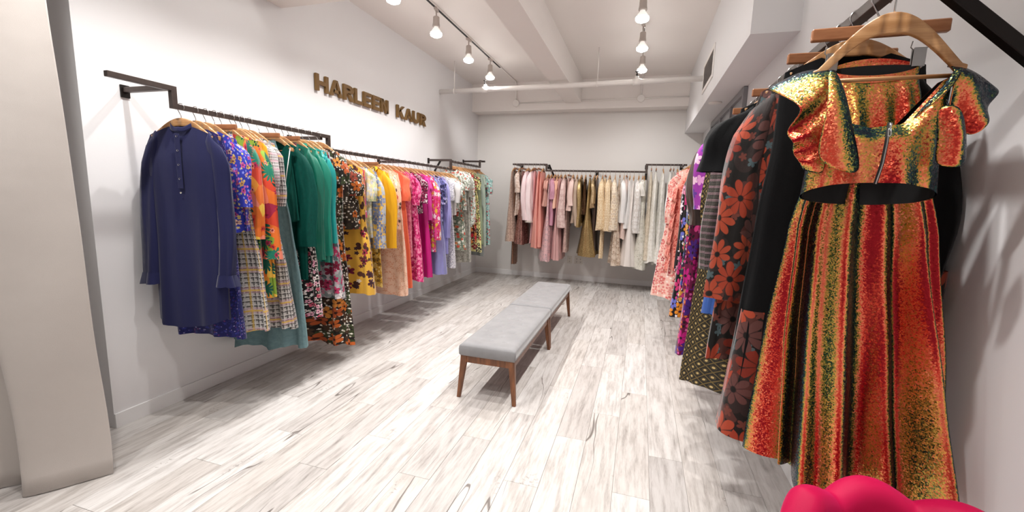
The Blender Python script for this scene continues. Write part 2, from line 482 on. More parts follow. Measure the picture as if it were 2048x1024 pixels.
iridescent('iridescent')
solid('navy', '#1A1D48', .85, .2)
floral('navysparkle', '#1C1F5C', ['#2A2C76', '#30348A'], small=['#9C94C8', '#2A2E7A', '#7A3A7E'], scale=34, sscale=60, size=.35, ssize=.3, seed=1)
floral('bluefloral', '#2C37A8', ['#C89A4C', '#C04C8C', '#E0B8A0'], small=['#D8C070', '#D070B0', '#8A90E0'], scale=17, size=.36, sscale=40, seed=2, inner='#5A2A50')
tropical('tropical', 1); tropical('kaftan', 4)
solid('mustard', '#DFA21E', .7, .3)
plaid('tweed', '#8E8A8C', '#33302F', '#E6E2E0', '#D8A8B4', 60, 1, 18)
plaid('plaid', '#84807E', '#2A2727', '#D9D6D2', '#DDB64A', 38, 2, 7)
satin('turqlining', '#2FA0A8', '#1D8890')
velvet('shimmer', '#45616E', '#86A4A4')
velvet('darkteal', '#03322D', '#07554A')
floral('blackpink', '#151214', ['#E8DAD8', '#E0A0B4', '#C8506A'], small=['#F0EEE8', '#B8B4A8'], scale=22, size=.42, inner='#181014', sscale=46, seed=3)
satin('emerald', '#066350', '#0A7C66', .36); satin('emerald2', '#087864', '#10927A', .33); satin('turquoise', '#0A8C8A', '#18A8A4', .28)
floral('pinkgrey', '#C8C2C8', ['#C83868', '#8A2040', '#F0E8E8'], small=['#7A8A90', '#D890A8', '#F4F0F0'], leaf=['#5C6C70', '#9AA8A8'], scale=12, sscale=26, seed=5, inner='#5A1830')
floral('darkfloral', '#1C1612', ['#D87A30', '#C8642A', '#B8562A', '#E09040'], small=['#E8E2D4', '#D8D0C0', '#2A2018', '#EDE8DC'], leaf=['#3A4226', '#4A3424'], scale=8.5, size=.52, sscale=40, ssize=.4, sdens=.8, density=.75, seed=6, inner='#3A1A10', lscale=14)
floral('darkfloral2', '#2A201A', ['#D88434', '#8A3A28', '#C86A2C'], small=['#EDE6DC', '#B8A890', '#2A2A1C', '#F0EAE0'], leaf=['#3A3024'], scale=9, size=.5, sscale=42, ssize=.4, sdens=.8, density=.75, seed=7, inner='#4A2010')
floral('yellowplum', '#E9B545', ['#7A1E3A', '#A83048', '#4A2030'], small=['#3A2430', '#F4E8D8', '#6A2A30'], leaf=['#4A2A24', '#5A3428'], scale=8.5, size=.42, inner='#2A1420', sscale=15, ssize=.36, lscale=8, lsize=.26, sdens=.4, seed=8, density=.6)
floral('pinkmix', '#D83878', ['#E8A030', '#A81848'], small=['#F4D8E0'], scale=16, seed=9)
floral('palegold', '#E2DAA8', ['#C8D0D8', '#B8C8A0'], small=['#F2EED8', '#A8B48A'], scale=20, seed=10)
floral('goldblue', '#E6BC5E', ['#8894B8', '#B8C0D0', '#6E7CA4'], small=['#C8CCD8', '#8890A8'], leaf=['#9AA0B0'], scale=11, size=.55, inner='#D8C890', sscale=24, seed=11, lsize=.3)
floral('goldtrouser', '#C99A34', ['#7A5A24', '#E8C870'], small=['#5A4420', '#F0DC98'], scale=18, seed=12)
solid('brightyellow', '#F7AE0A', .6, .3, '#FFC21E')
floral('peachfloral', '#F4BFA0', ['#5A4038', '#D85A40', '#F8E4D4'], small=['#6A5044', '#F4D8C4'], scale=14, size=.36, sscale=26, ssize=.3, seed=13, sdens=.4)
lace('peachlace', '#FAD3BA', '#EDB292', 42, 1)
velvet('coral', '#E8583C', '#F58A68')
lace('pinklace', '#F08AA0', '#C83A60', 60, 2)
floral('hotpink', '#D8347C', ['#F06AA4', '#B01858', '#F494B8'], small=['#F8B8D0', '#C02068'], scale=26, size=.6, sscale=48, seed=14)
floral('plum', '#5A1634', ['#E8D8DC', '#A83060'], small=['#F0E8EC', '#8A2048'], scale=26, size=.4, sscale=44, seed=15)
satin('magenta', '#B8046E', '#D61488', .35); satin('fuchsia', '#E02CA0', '#F058BC', .35)
floral('pinkmulti', '#E04890', ['#F4E8EC', '#E8C040', '#D03060'], small=['#C02050', '#F8F0E0', '#E88A30'], scale=14, sscale=28, seed=16)
solid('periwinkle', '#8484C4', .55, .3, '#A6A6DE'); solid('periwinkle2', '#9C98DC', .6, .3, '#B4B0EC')
floral('lilacprint', '#5A5A94', ['#2A2C4C', '#B8B4E8'], small=['#D8D4F4', '#3A3A60'], scale=18, seed=17)
floral('whitegrey', '#E4E2E6', ['#A8A4B4', '#C8C4D0'], small=['#8A8894'], scale=30, size=.35, sscale=55, seed=18)
solid('white', '#ECEAE8', .7, .2)
floral('greygreen', '#98A08E', ['#C8503C', '#E8E4D8', '#D8885A'], small=['#5E6A5A', '#D8DCCC'], leaf=['#6A7868'], scale=16, size=.4, sscale=34, seed=19)
floral('whiteflower', '#E6E8E0', ['#8A9A84', '#C86A5A'], small=['#9AA898', '#5A6A5C'], scale=20, size=.38, sscale=36, seed=20)
lace('greylace', '#C4C2B8', '#8A887C', 50, 3)
floral('maroonfloral', '#5A1A1C', ['#E08A40', '#C82838'], small=['#E8D8A8'], scale=12, seed=21)
floral('creamfloral', '#E9E29C', ['#2E2A2C', '#A82440', '#3A2A2E'], small=['#3A3634', '#8A8A4C'], leaf=['#7A8040'], scale=10, size=.44, inner='#E8E4B0', sscale=20, lsize=.28, seed=22, sdens=.4)
solid('sage', '#A3B394', .7, .25); solid('greyslate', '#8E9492', .7, .2); solid('mint', '#C3D3C4', .65, .2)
floral('aquafloral', '#9CC4C0', ['#D8ECE8', '#C8404C'], small=['#6A9A98', '#E8F4F0'], scale=16, seed=23, size=.35)
# back wall fabrics
lace('rosesequin', '#D9BFAE', '#A88474', 60, 4, .4, .4); sequin_metal('brownsequin', '#6A4A3C', '#B08A72')
lace('creamlace', '#F2E2D8', '#C8A890', 50, 5); sequin_metal('darkrose', '#6E4440', '#C79A90', 120)
solid('palepink', '#F7D3D8', .55, .2, '#FFEFF0'); solid('palepink2', '#F9DCE0', .55, .2, '#FFF4F4'); satin('pinksatin', '#F0AEB4', '#F8C8CC')
solid('coralpink', '#EE9C90', .6, .2, '#F6B2A6'); solid('coralpink2', '#F0A598', .6, .2); solid('dustyrose', '#D9A698', .6, .2)
lace('pinkombre', '#EFC2C4', '#C4A6AC', 30, 6, .3); satin('mauve', '#C58AA4', '#D8A0B4'); solid('peachsoft', '#F3C3AC', .55, .2)
satin('rosepleat', '#D5A0A0', '#E4B6B2'); lace('rosejacket', '#EBD2CC', '#CDA6A2', 36, 7); lace('roselace', '#D9B8AE', '#B08C84', 44, 8)
solid('blush', '#EBCFC6', .6, .2); solid('taupe', '#C2AC9A', .65, .2); sequin_metal('goldsequin', '#8A6E44', '#D8C08C'); sequin_metal('bronzestrap', '#3E2C22', '#7A5A40')
sequin_metal('goldskirt', '#7E643E', '#C4AC7A', 200, 3); sequin_metal('champagne', '#B89A70', '#E4D0A8'); solid('darkbrown', '#4A3428', .6, .2)
floral('creambrocade', '#F2DDBC', ['#DDBE90', '#E8CCA0'], scale=36, size=.5, seed=24, rough=.5); floral('creambrocade2', '#F5E2C4', ['#E0C49A'], scale=44, size=.5, seed=25, rough=.5)
floral('ivorybrocade', '#F4E6D0', ['#E0C8A8', '#D8C4B0'], scale=24, size=.5, seed=26, rough=.5); lace('beigesequin', '#EBDCCB', '#B89C84', 34, 9, .5, .4)
solid('blouse', '#F6F2EE', .55, .2, '#FFFFFF'); solid('blushskirt', '#EBD2C8', .6, .2); satin('ivorysatin', '#F2E8E0', '#FAF4F0', .4)
lace('whitetexture', '#FAF8F6', '#DCD4CC', 40, 10); solid('whitecap', '#F4F0E8', .6, .2); lace('pearlgrey', '#E9E7DC', '#CFCCBE', 18, 11, .2)
lace('champlace', '#E8DCC8', '#CFC0AA', 40, 12); lace('ivorylace', '#FCFAF4', '#EBE7DC', 46, 13); lace('ivorylace2', '#FCFAF4', '#E6E2D8', 38, 14)
satin('whitesatin', '#FBF9F3', '#FAFAF4', .4); solid('beigepants', '#D8CEC4', .7, .2); solid('palerose', '#EBCFCB', .6, .2)
# right rail fabrics
floral('orangeblack', '#15110F', ['#9C3A24', '#7C2A1C', '#A8452C', '#5E3A36'], small=['#4A5A5E', '#6A362C'], leaf=['#2A1E1C', '#4E2A24'], scale=8, petals=8, size=.64, inner='#120C0A', sscale=15, ssize=.35, sdens=.5, lscale=10, seed=27, rough=.5)
solid('black', '#08080A', .85, .08, '#0B0B0D', spec=.15); solid('blackshirt', '#101113', .8, .1, spec=.15)
dots_lattice('dotlattice', '#14110A', '#6E5A2C', '#D2B87C', 26)
plaid('darktweed', '#38322C', '#1E1A18', '#4E463C', '#423A32', 110, 5, 30)
solid('bluesatin', '#24498E', .35, .1, '#4A70C0'); satin('darkruffle', '#2C1C16', '#4C342A', .3)
floral('purplepuff', '#A03AA8', ['#E8A0D8', '#6A3AA0', '#F0C8E0'], scale=16, seed=28)
floral('magentafloral', '#6A0A3E', ['#C0187C', '#8A2AA0', '#4A1E7E', '#E0408C'], small=['#1A0A18', '#E87A30', '#E060A8'], scale=9, petals=6, size=.6, inner='#2A0620', seed=29)
floral('multistripe', '#2A1A3A', ['#C83A80', '#3A4A9A', '#D8A040'], small=['#F0E0E8', '#4A8A5A', '#B02A50'], scale=22, sscale=40, seed=30)
floral('blackorange', '#0E0A10', ['#E08A24', '#B01C64', '#6A70C8', '#C83070'], small=['#F0E8F0', '#D84A90'], scale=9, size=.5, inner='#38102A', sscale=24, sdens=.35, seed=31)
floral('blackwhite', '#100E12', ['#F0E4EC', '#D88AA8'], small=['#E8E0F0'], scale=13, size=.4, sscale=28, sdens=.3, seed=32)
floral('pinkprint', '#F2C6B8', ['#D8706C', '#E89088', '#B84850'], small=['#F8E8E0', '#D87A78'], scale=13, size=.45, inner='#F4D8CC', sscale=26, seed=33)
solid('paleivory', '#F0E6DE', .65, .2); lace('coralruffle', '#F09A88', '#C8584C', 24, 15)
velvet('tealsequin', '#1A4A40', '#3A7A6A')

# ================================================================== STRUCTURE
def struct(name, mb, mat, smooth=False):
    o = mb.build(name, mat, None, smooth); o['kind'] = 'structure'; return o
def sbox(name, mat, *b):
    m = MB(); m.box(*b); return struct(name, m, mat)
XF = -4.7                       # fitting alcove side
sub = sbox('floor', M['subfloor'], XF-.1, XR+.1, YN-.1, YB+.1, -.12, -.004)
sbox('wall_left', M['wall'], XL-1.45, XL, 1.70, YB+.1, 0-.004, ZC+.1)
sbox('wall_alcove', M['wall'], XF-.1, XF, YN-.1, 1.70, -.004, ZC+.1)
sbox('wall_back', M['wallback'], XL, XR+.1, YB, YB+.12, -.004, ZC+.1)
sbox('wall_right', M['wall'], XR, XR+.12, YN-.1, YB, -.004, ZC+.1)
sbox('wall_front', M['wall'], XF, XR, YN-.12, YN, -.004, ZC+.1)
sbox('ceiling', M['ceil'], XF-.1, XR+.12, YN-.12, YB+.12, ZC, ZC+.1)
sbox('trim_1', M['wall'], .625, XR, 3.36, YB, 2.67, ZC)            # duct soffit along the right wall
sbox('trim_2', M['ceil'], -1.37, -1.095, YN, 7.59, 3.16, ZC)      # beam running down the room
sbox('trim_3', M['ceil'], XL, .625, 7.59, YB, 3.055, ZC)           # beam along the back wall
sbox('trim_4', M['ceil'], XL, -1.37, 2.86, 3.2, 3.1, ZC)           # cross beam
sbox('baseboard_left', M['trim'], XL, XL+.012, 1.70, YB, 0, .095)
sbox('baseboard_back', M['trim'], XL+.012, XR, YB-.012, YB, 0, .095)
sbox('baseboard_right', M['trim'], XR-.012, XR, YN, YB-.012, 0, .095)
# window on the right wall (grey frame)
w = empty('window_1', (XR, 5.8, 1.6)); w['kind'] = 'structure'
def wbox(nm, mat, y0, y1, z0, z1, d0, d1):
    m = MB(); m.box(-d1, -d0, y0-5.8, y1-5.8, z0-1.6, z1-1.6, .003); return m.build(nm, mat, w)
for (y0, y1, z0, z1) in ((4.775, 4.83, .9, 2.665), (6.79, 6.84, .9, 2.665), (4.83, 6.79, 2.60, 2.665), (4.83, 6.79, .9, .96)):
    wbox('window_frame', M['grayframe'], y0, y1, z0, z1, 0, .04)
for y in (5.45, 6.12): wbox('mullion', M['grayframe'], y-.02, y+.02, .96, 2.60, .002, .035)
wbox('transom', M['grayframe'], 4.83, 6.79, 2.36, 2.395, .002, .033)
for a, b in ((4.83, 5.43), (5.47, 6.10), (6.14, 6.79)):
    wbox('pane', M['pane'], a, b, .96, 2.36, .004, .012); wbox('pane', M['pane'], a, b, 2.395, 2.6, .004, .012)

# floor planks (every plank an object under the floor)
PW, PL = .192, 1.24
rng = random.Random(5)
def plank_mesh(L, W=PW):
    m = MB(); m.box(-W/2+.0007, W/2-.0007, -L/2+.0007, L/2-.0007, -.004, 0, .0012); return m.mesh('plank', M['floor'])
full = plank_mesh(PL)
cache = {}
x = XR - PW/2; row = 0
planks = []
while x > XL - PW/2 - .05:
    off = [0, .43, .86, .22, .65, 1.05, .3, .78][row % 8] + rng.uniform(-.06, .06)
    y = -.9 - off
    while y < YB:
        y0, y1 = max(y, -.35), min(y+PL, YB)
        if y1 - y0 > .05: planks.append((x, y0, y1))
        y += PL
    x -= PW; row += 1
# the alcove part left of the room
xa = x; 
while xa > -4.4:
    off = [0, .5, .9][row % 3]; y = -.2 - off
    while y < 1.7:
        y0, y1 = max(y, -.1), min(y+PL, 1.7)
        if y1-y0 > .05: planks.append((xa, y0, y1))
        y += PL
    xa -= PW; row += 1
for (px, y0, y1) in planks:
    L = round(y1-y0, 3)
    me = full if abs(L-PL) < .002 else cache.setdefault(L, plank_mesh(L))
    o = bpy.data.objects.new('plank', me); o.location = (px, (y0+y1)/2, 0); link(o, sub)
m = MB(); m.box(XF, XR, YN, -.35, -.004, 0); m.box(XF, XL-.0, -.35, -.1, -.004, 0)
o = m.build('plank_field', M['floor'], sub); o['kind'] = 'stuff'

# ================================================================== CEILING FITTINGS
def track(xc, y0, y1, label):
    r = empty('lighting_track', (xc, (y0+y1)/2, ZC)); tag(r, label, 'light track', 'lighting tracks')
    h = (y1-y0)/2
    m = MB(); m.box(-.018, .018, -h, h, -.022, 0, .002); m.build('track_body', M['pipe'], r)
    m = MB(); m.box(-.013, .013, -h+.01, h-.01, -.0245, -.0215); m.build('track_slot', M['track'], r)
    m = MB(); m.box(-.02, .02, h-.002, h+.03, -.026, 0, .003); m.build('end_cap', M['pipe'], r)
track(-2.255, -.6, 6.63, 'pale ceiling light track with dark slot, along the sign wall side')
track(-.11, -.6, 6.35, 'pale ceiling light track with dark slot, nearer the boxed duct')
def lamp_proto():
    r = empty('track_lamp')
    m = MB(); m.box(-.016, .016, -.05, .05, -.028, 0, .004); m.build('adapter', M['whitemetal'], r)
    m = MB(); m.tube([(0, 0, -.02), (0, 0, -.09)], .008, 8); m.box(-.03, .03, -.008, .008, -.1, -.085, .003)
    m.build('stem', M['whitemetal'], r)
    h = empty('x')
    bpy.data.objects.remove(h)
    m = MB(); m.lathe([(.026, -.085), (.034, -.092), (.036, -.15), (.042, -.185), (.036, -.19)], 18); o = m.build('socket', M['whitemetal'], r); smooth_angle(o)
    m = MB(); m.lathe([(.022, -.18), (.026, -.2), (.044, -.222), (.06, -.25)], 24, cap0=True, cap1=False)
    m.build('reflector', M['bulbglass'], r, True)
    m = MB(); m.lathe([(.06, -.25), (.064, -.262), (.058, -.28), (.035, -.292), (.0, -.296)], 24, cap0=True, cap1=False)
    m.build('bulb', M['bulb'], r, True)
    return r
lp = lamp_proto()
place = ['fourth', 'third', 'second']
def lamp_labels(side, ys):
    n = len(ys); out = []
    words = ['farthest', 'second farthest', 'third farthest', 'fourth farthest', 'fifth farthest', 'sixth farthest', 'seventh farthest', 'eighth farthest']
    for i in range(n): out.append(words[n-1-i])
    return out
first = True
for side, lst, tx in (('on the sign wall track', LAMPS_LEFT, -2.255), ('on the track nearer the duct', LAMPS_RIGHT, -.11)):
    for (x_, y_), wd_ in zip(lst, lamp_labels(side, lst)):
        r = lp if first else copy_tree(lp)
        r.location = (tx, y_, ZC-.022)
        tag(r, f'white spot lamp with glowing flood bulb, {wd_} {side}', 'lamp', 'track spot lamps')
        r.rotation_euler = (0, 0, rng.uniform(-.3, .3))
        wide = x_ < -1 or y_ > 6
        lo = next((q for q in r.children if q.type == 'LIGHT'), None)
        if lo is None:
            lo = bpy.data.objects.new('bulb_light', bpy.data.lights.new('bulb_light', 'SPOT')); lo.location = (0, 0, -.32); link(lo, r)
        elif wide is False:
            lo.data = bpy.data.lights.get('narrow_light') or bpy.data.lights.new('narrow_light', 'SPOT')
        else: lo.data = bpy.data.lights['bulb_light']
        ld = lo.data; first = False
        lo.rotation_euler = (R_(24) if y_ > 6 else 0, 0, -r.rotation_euler.z)
        ld.energy = LAMP_W if wide else LAMP_W*1.05; ld.color = LAMP_COL
        ld.spot_size = R_(128 if wide else 88); ld.spot_blend = .85 if wide else .45; ld.shadow_soft_size = .03
# sprinkler pipe
p0, p1 = Vector((XL, 6.264, 3.105)), Vector((.625, 5.965, 3.056))
pr = empty('sprinkler_pipe', tuple((p0+p1)/2)); tag(pr, 'white painted sprinkler pipe crossing the room below the ceiling', 'pipe')
mid = (p0+p1)/2
m = MB(); m.tube([p0-mid, p1-mid], .034, 14); m.build('pipe_run', M['pipe'], pr, True)
for xx in (-2.858, -.675):
    t_ = (xx-p0.x)/(p1.x-p0.x); c = p0.lerp(p1, t_)-mid
    m = MB(); m.tube([c+Vector((0, 0, .03)), (c.x, c.y, ZC-mid.z)], .007, 6); m.tube([c+Vector((-.012, 0, 0)), c+Vector((.012, 0, 0))], .04, 12)
    m.build('hanger_rod', M['pipe'], pr, True)
for xx in (-2.342, -.164):
    t_ = (xx-p0.x)/(p1.x-p0.x); c = p0.lerp(p1, t_)-mid
    m = MB(); m.tube([c+Vector((-.05, 0, 0)), c+Vector((.05, 0, 0))], .043, 12); m.tube([c, c+Vector((0, 0, .07))], .026, 10)
    f_ = m.build('tee_fitting', M['pipe'], pr, True)
    m = MB(); m.lathe([(.01, .07), (.014, .09), (.008, .1), (.008, .12), (.026, .125), (.026, .13)], 12, Matrix.Translation(c)); m.build('sprinkler_head', M['track'], f_)
# conduits with round boxes on the back beam
def conduit(pts, r, name, label):
    c = Vector(pts[0]); e = empty(name, pts[0]); tag(e, label, 'conduit')
    m = MB(); m.tube([Vector(p)-c for p in pts], r, 8); m.build('conduit_tube', M['pipe'], e, True)
    return e, c
e1, c1 = conduit([(-2.255, 6.66, ZC-.012), (-2.255, 7.45, ZC-.012), (-2.262, 7.55, ZC-.03), (-2.265, 7.572, ZC-.08), (-2.265, 7.575, 3.18)], .011, 'electrical_conduit',
                 'white conduit from the sign side track down to a round box')
e2, c2 = conduit([(-.11, 6.38, ZC-.012), (-.112, 7.45, ZC-.012), (-.116, 7.55, ZC-.03), (-.118, 7.572, ZC-.08), (-.118, 7.575, 3.19)], .011, 'electrical_conduit',
                 'white conduit down the back beam to a round box near the duct')
e3, c3 = conduit([(-2.25, 7.572, 3.178), (-.118, 7.572, 3.192), (.625, 7.572, 3.197)], .009, 'electrical_conduit',
                 'thin white conduit running along the face of the back beam')
for e, c, (bx, bz) in ((e1, c1, (-2.265, 3.178)), (e2, c2, (-.118, 3.192))):
    m = MB(); m.lathe([(.058, 0), (.06, .004), (.06, .03), (.054, .036), (.008, .037)], 20, Matrix.Translation(Vector((bx, 7.59, bz))-c) @ Matrix.Rotation(PI/2, 4, 'X'))
    smooth_angle(m.build('junction_box', M['pipe'], e))
# air vent on the duct face
v = empty('air_vent', (.625, 5.42, 3.0)); tag(v, 'white louvred air vent on the face of the boxed duct', 'vent')
m = MB(); m.box(-.012, 0, -.40, .40, -.17, -.13, .003); m.box(-.012, 0, -.40, .40, .13, .17, .003); m.box(-.012, 0, -.40, -.36, -.13, .13, .003); m.box(-.012, 0, .36, .40, -.13, .13, .003)
m.build('vent_frame', M['pipe'], v)
m = MB(); m.box(-.002, 0, -.36, .36, -.13, .13); m.build('backing', M['grayframe'], v)
sm = MB(); sm.box(-.009, -.007, -.36, .36, -.009, .009, M=Matrix.Rotation(R_(35), 4, 'Y')); sme = sm.mesh('slat', M['louver'])
for k in range(12):
    o = bpy.data.objects.new('slat', sme); o.location = (0, 0, -.12+k*.022); link(o, v)
# disc on duct underside
m = MB(); m.lathe([(.0, 0), (.062, 0), (.07, .004), (.07, .012)], 28, Matrix.Translation((.735, 5.5, 2.658)), cap0=False)
tag(m.build('cover_plate', M['pipe'], None, True), 'small round white cover plate under the boxed duct', 'cover plate')
# outlets on the back wall
def outlet(x0, x1, z0, z1, gangs, label):
    e = empty('wall_outlet', ((x0+x1)/2, YB, (z0+z1)/2)); tag(e, label, 'outlet', 'outlets low on the back wall')
    hw, hh = (x1-x0)/2, (z1-z0)/2
    m = MB(); m.box(-hw, hw, -.007, 0, -hh, hh, .003); m.build('cover', M['outlet'], e)
    for g in range(gangs):
        cx = (g-(gangs-1)/2)*.07
        for dz in (-.028, .028):
            m = MB(); m.box(cx-.02, cx+.02, -.01, -.006, dz-.017, dz+.017, .003); s_ = m.build('socket', M['outlet'], e)
            m = MB()
            for dx in (-.008, .006): m.box(cx+dx, cx+dx+.004, -.011, -.0098, dz-.008, dz+.008)
            m.box(cx-.004, cx+.004, -.011, -.0098, dz-.016, dz-.010); m.build('slot', M['darkhole'], s_)
outlet(-1.255, -1.165, .31, .45, 1, 'narrow wall outlet with one gang under the gold skirt')
outlet(-1.12, -.965, .31, .45, 2, 'wide two-gang wall outlet beside the narrow one')

# ================================================================== WALL SIGN
sg = empty('wall_sign', (XL, 4.66, 2.58)); tag(sg, 'brown gold block letters reading HARLEEN KAUR mounted on the white wall', 'sign')
def seg(a, b, wd):           # a bar polygon from a to b
    a, b = Vector(a), Vector(b); d = (b-a).normalized(); n = Vector((-d.y, d.x))*wd/2
    return [a-n, b-n, b+n, a+n]
def arc(cx, cz, ro, ri, a0, a1, n=10, sx=1):
    o = [(cx+sx*ro*math.cos(lerp(a0, a1, k/n)), cz+ro*math.sin(lerp(a0, a1, k/n))) for k in range(n+1)]
    i = [(cx+sx*ri*math.cos(lerp(a0, a1, k/n)), cz+ri*math.sin(lerp(a0, a1, k/n))) for k in range(n+1)]
    return [[o[k], o[k+1], i[k+1], i[k]] for k in range(n)]
def glyph(ch, w, h):
    s = .042; P = []
    R = lambda x0, x1, z0, z1: P.append([(x0, z0), (x1, z0), (x1, z1), (x0, z1)])
    if ch == 'H': R(0, s, 0, h); R(w-s, w, 0, h); R(s, w-s, h/2-s*.45, h/2+s*.45)
    if ch == 'A':
        P.append([(0, 0), (s*1.05, 0), (w/2+s*.12, h), (w/2-s*.5, h)]); P.append([(w-s*1.05, 0), (w, 0), (w/2+s*.5, h), (w/2-s*.12, h)])
        R(w*.24, w*.76, h*.2, h*.2+s*.75)
    if ch in 'RP':
        R(0, s, 0, h)
        q = h*.29; R(s, w*.5, h-s*.8, h); R(s, w*.5, h-2*q, h-2*q+s*.8)
        for a in arc(w*.5, h-q, q, q-s*.82, -PI/2, PI/2, 10, (w*.5)/q*1.0 if w*.5 > q else 1): P.append(a)
        P.append([(w*.34, h-2*q+s*.2), (w*.68, h-2*q+s*.2), (w, 0), (w-s*1.15, 0)])
    if ch == 'L': R(0, s, 0, h); R(s, w, 0, s*.85)
    if ch == 'E': R(0, s, 0, h); R(s, w, 0, s*.85); R(s, w, h-s*.85, h); R(s, w*.9, h/2-s*.4, h/2+s*.4)
    if ch == 'N': R(0, s, 0, h); R(w-s, w, 0, h); P.append([(s*.3, h), (s*1.3, h), (w-s*.3, 0), (w-s*1.3, 0)])
    if ch == 'K':
        R(0, s, 0, h); P.append([(s, h*.38), (s, h*.62), (w-s*1.2, h), (w, h)][::1]); P.append([(s*1.1, h*.52), (s*1.9, h*.74), (w, 0), (w-s*1.25, 0)])
    if ch == 'U':
        q = w/2; R(0, s, q, h); R(w-s, w, q, h)
        for a in arc(q, q, q, q-s, PI, 2*PI, 14): P.append(a)
    return P
LETT = [('H', 3.556, 3.73), ('A', 3.754, 3.937), ('R', 3.961, 4.127), ('L', 4.142, 4.284), ('E', 4.3, 4.447), ('E', 4.472, 4.618), ('N', 4.635, 4.797),
        ('K', 4.995, 5.177), ('A', 5.19, 5.385), ('U', 5.4, 5.575), ('R', 5.6, 5.765)]
Mw = Matrix(((0, 1, 0, 0), (1, 0, 0, 0), (0, 0, 1, 0), (0, 0, 0, 1)))    # prism x -> +Y world, prism y -> +X world
for ch, a, b in LETT:
    zc = 2.503
    m = MB()
    for poly in glyph(ch, b-a, .158):
        m.prism(poly, .006, .030, Mw)
    import bmesh
    o = m.build('letter', M['gold'], sg, loc=(0, a-4.66, zc-2.58))
    bm = bmesh.new(); bm.from_mesh(o.data); bmesh.ops.recalc_face_normals(bm, faces=bm.faces); bm.to_mesh(o.data); bm.free()
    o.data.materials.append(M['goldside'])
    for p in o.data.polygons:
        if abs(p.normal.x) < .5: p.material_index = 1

# ================================================================== CLOTHES RAILS
BR = .015
def rail(name, label, pieces):
    """pieces: list of (part name, [boxes])"""
    c = Vector(pieces[0][1]); e = empty(name, c); tag(e, label, 'clothes rail', 'wall mounted steel clothes rails')
    for nm, a, b, r in pieces:
        a, b = Vector(a)-c, Vector(b)-c; d = b-a; L = d.length
        m = MB(); q = Vector((1, 0, 0)).rotation_difference(d.normalized()) if abs(d.normalized().y) < .99 else None
        if nm == 'wall_plate':
            m.box(min(a.x, b.x), max(a.x, b.x), min(a.y, b.y), max(a.y, b.y), min(a.z, b.z), max(a.z, b.z), .002)
        elif abs(d.x) < 1e-4 and abs(d.z) < 1e-4: m.box(a.x-r, a.x+r, min(a.y, b.y), max(a.y, b.y), a.z-r, a.z+r, .002)
        elif abs(d.y) < 1e-4 and abs(d.z) < 1e-4: m.box(min(a.x, b.x), max(a.x, b.x), a.y-r, a.y+r, a.z-r, a.z+r, .002)
        elif abs(d.y) < 1e-4 and abs(d.x) < 1e-4: m.box(a.x-r, a.x+r, a.y-r, a.y+r, min(a.z, b.z), max(a.z, b.z), .002)
        else:
            mt = Matrix.Translation(a) @ q.to_matrix().to_4x4(); m.box(0, L, -r, r, -r, r, .002, mt)
        mat = M['steelblk'] if (nm in ('wall_plate', 'brace') and name_dark) else M['steel']
        m.build(nm, mat, e)
    return e
name_dark = True
xr = -2.74
def plate_l(y, z): return ('wall_plate', (XL, y-.025, z-.045), (XL+.012, y+.025, z+.03), 0)
rail('clothes_rail', 'stepped dark steel clothes rail on the sign wall holding bright garments', [
    ('rail_bar', (xr, 1.62, 2.12), (xr, 1.955, 2.12), BR), ('drop_bar', (xr, 1.955-.0, 2.005), (xr, 1.955, 2.135), BR+.001),
    ('rail_bar', (xr, 1.97, 2.02), (xr, 3.27, 2.02), BR), ('drop_bar', (xr, 3.285, 1.89), (xr, 3.285, 2.035), BR+.001),
    ('rail_bar', (xr, 3.30, 1.905), (xr, 5.87, 1.905), BR), ('drop_bar', (xr, 5.885, 1.89), (xr, 5.885, 2.035), BR+.001),
    ('rail_bar', (xr, 5.90, 2.02), (xr, 7.06, 2.02), BR), ('drop_bar', (xr, 7.075, 2.005), (xr, 7.075, 2.125), BR+.001),
    ('arm', (XL+.012, 1.93, 2.12), (xr-.015, 1.93, 2.12), BR), plate_l(1.93, 2.12),
    ('arm', (XL+.012, 3.22, 2.0), (xr-.015, 3.22, 2.0), BR), plate_l(3.22, 2.0),
    ('arm', (XL+.012, 4.6, 1.905), (xr-.015, 4.6, 1.905), BR), plate_l(4.6, 1.905),
    ('arm', (XL+.012, 5.885, 2.035), (xr+.015, 5.885, 2.035), BR), plate_l(5.885, 2.035),
    ('brace', (xr-.17, 5.885, 2.025), (XL+.1, 5.885, 1.86), .012),
    ('arm', (XL+.012, 7.2, 2.125), (xr+.05, 7.2, 2.125), BR), plate_l(7.2, 2.125), ('rail_bar', (xr, 7.075, 2.125), (xr, 7.2, 2.125), BR)])
yr = 7.52
def plate_b(x, z): return ('wall_plate', (x-.025, YB-.012, z-.045), (x+.025, YB, z+.03), 0)
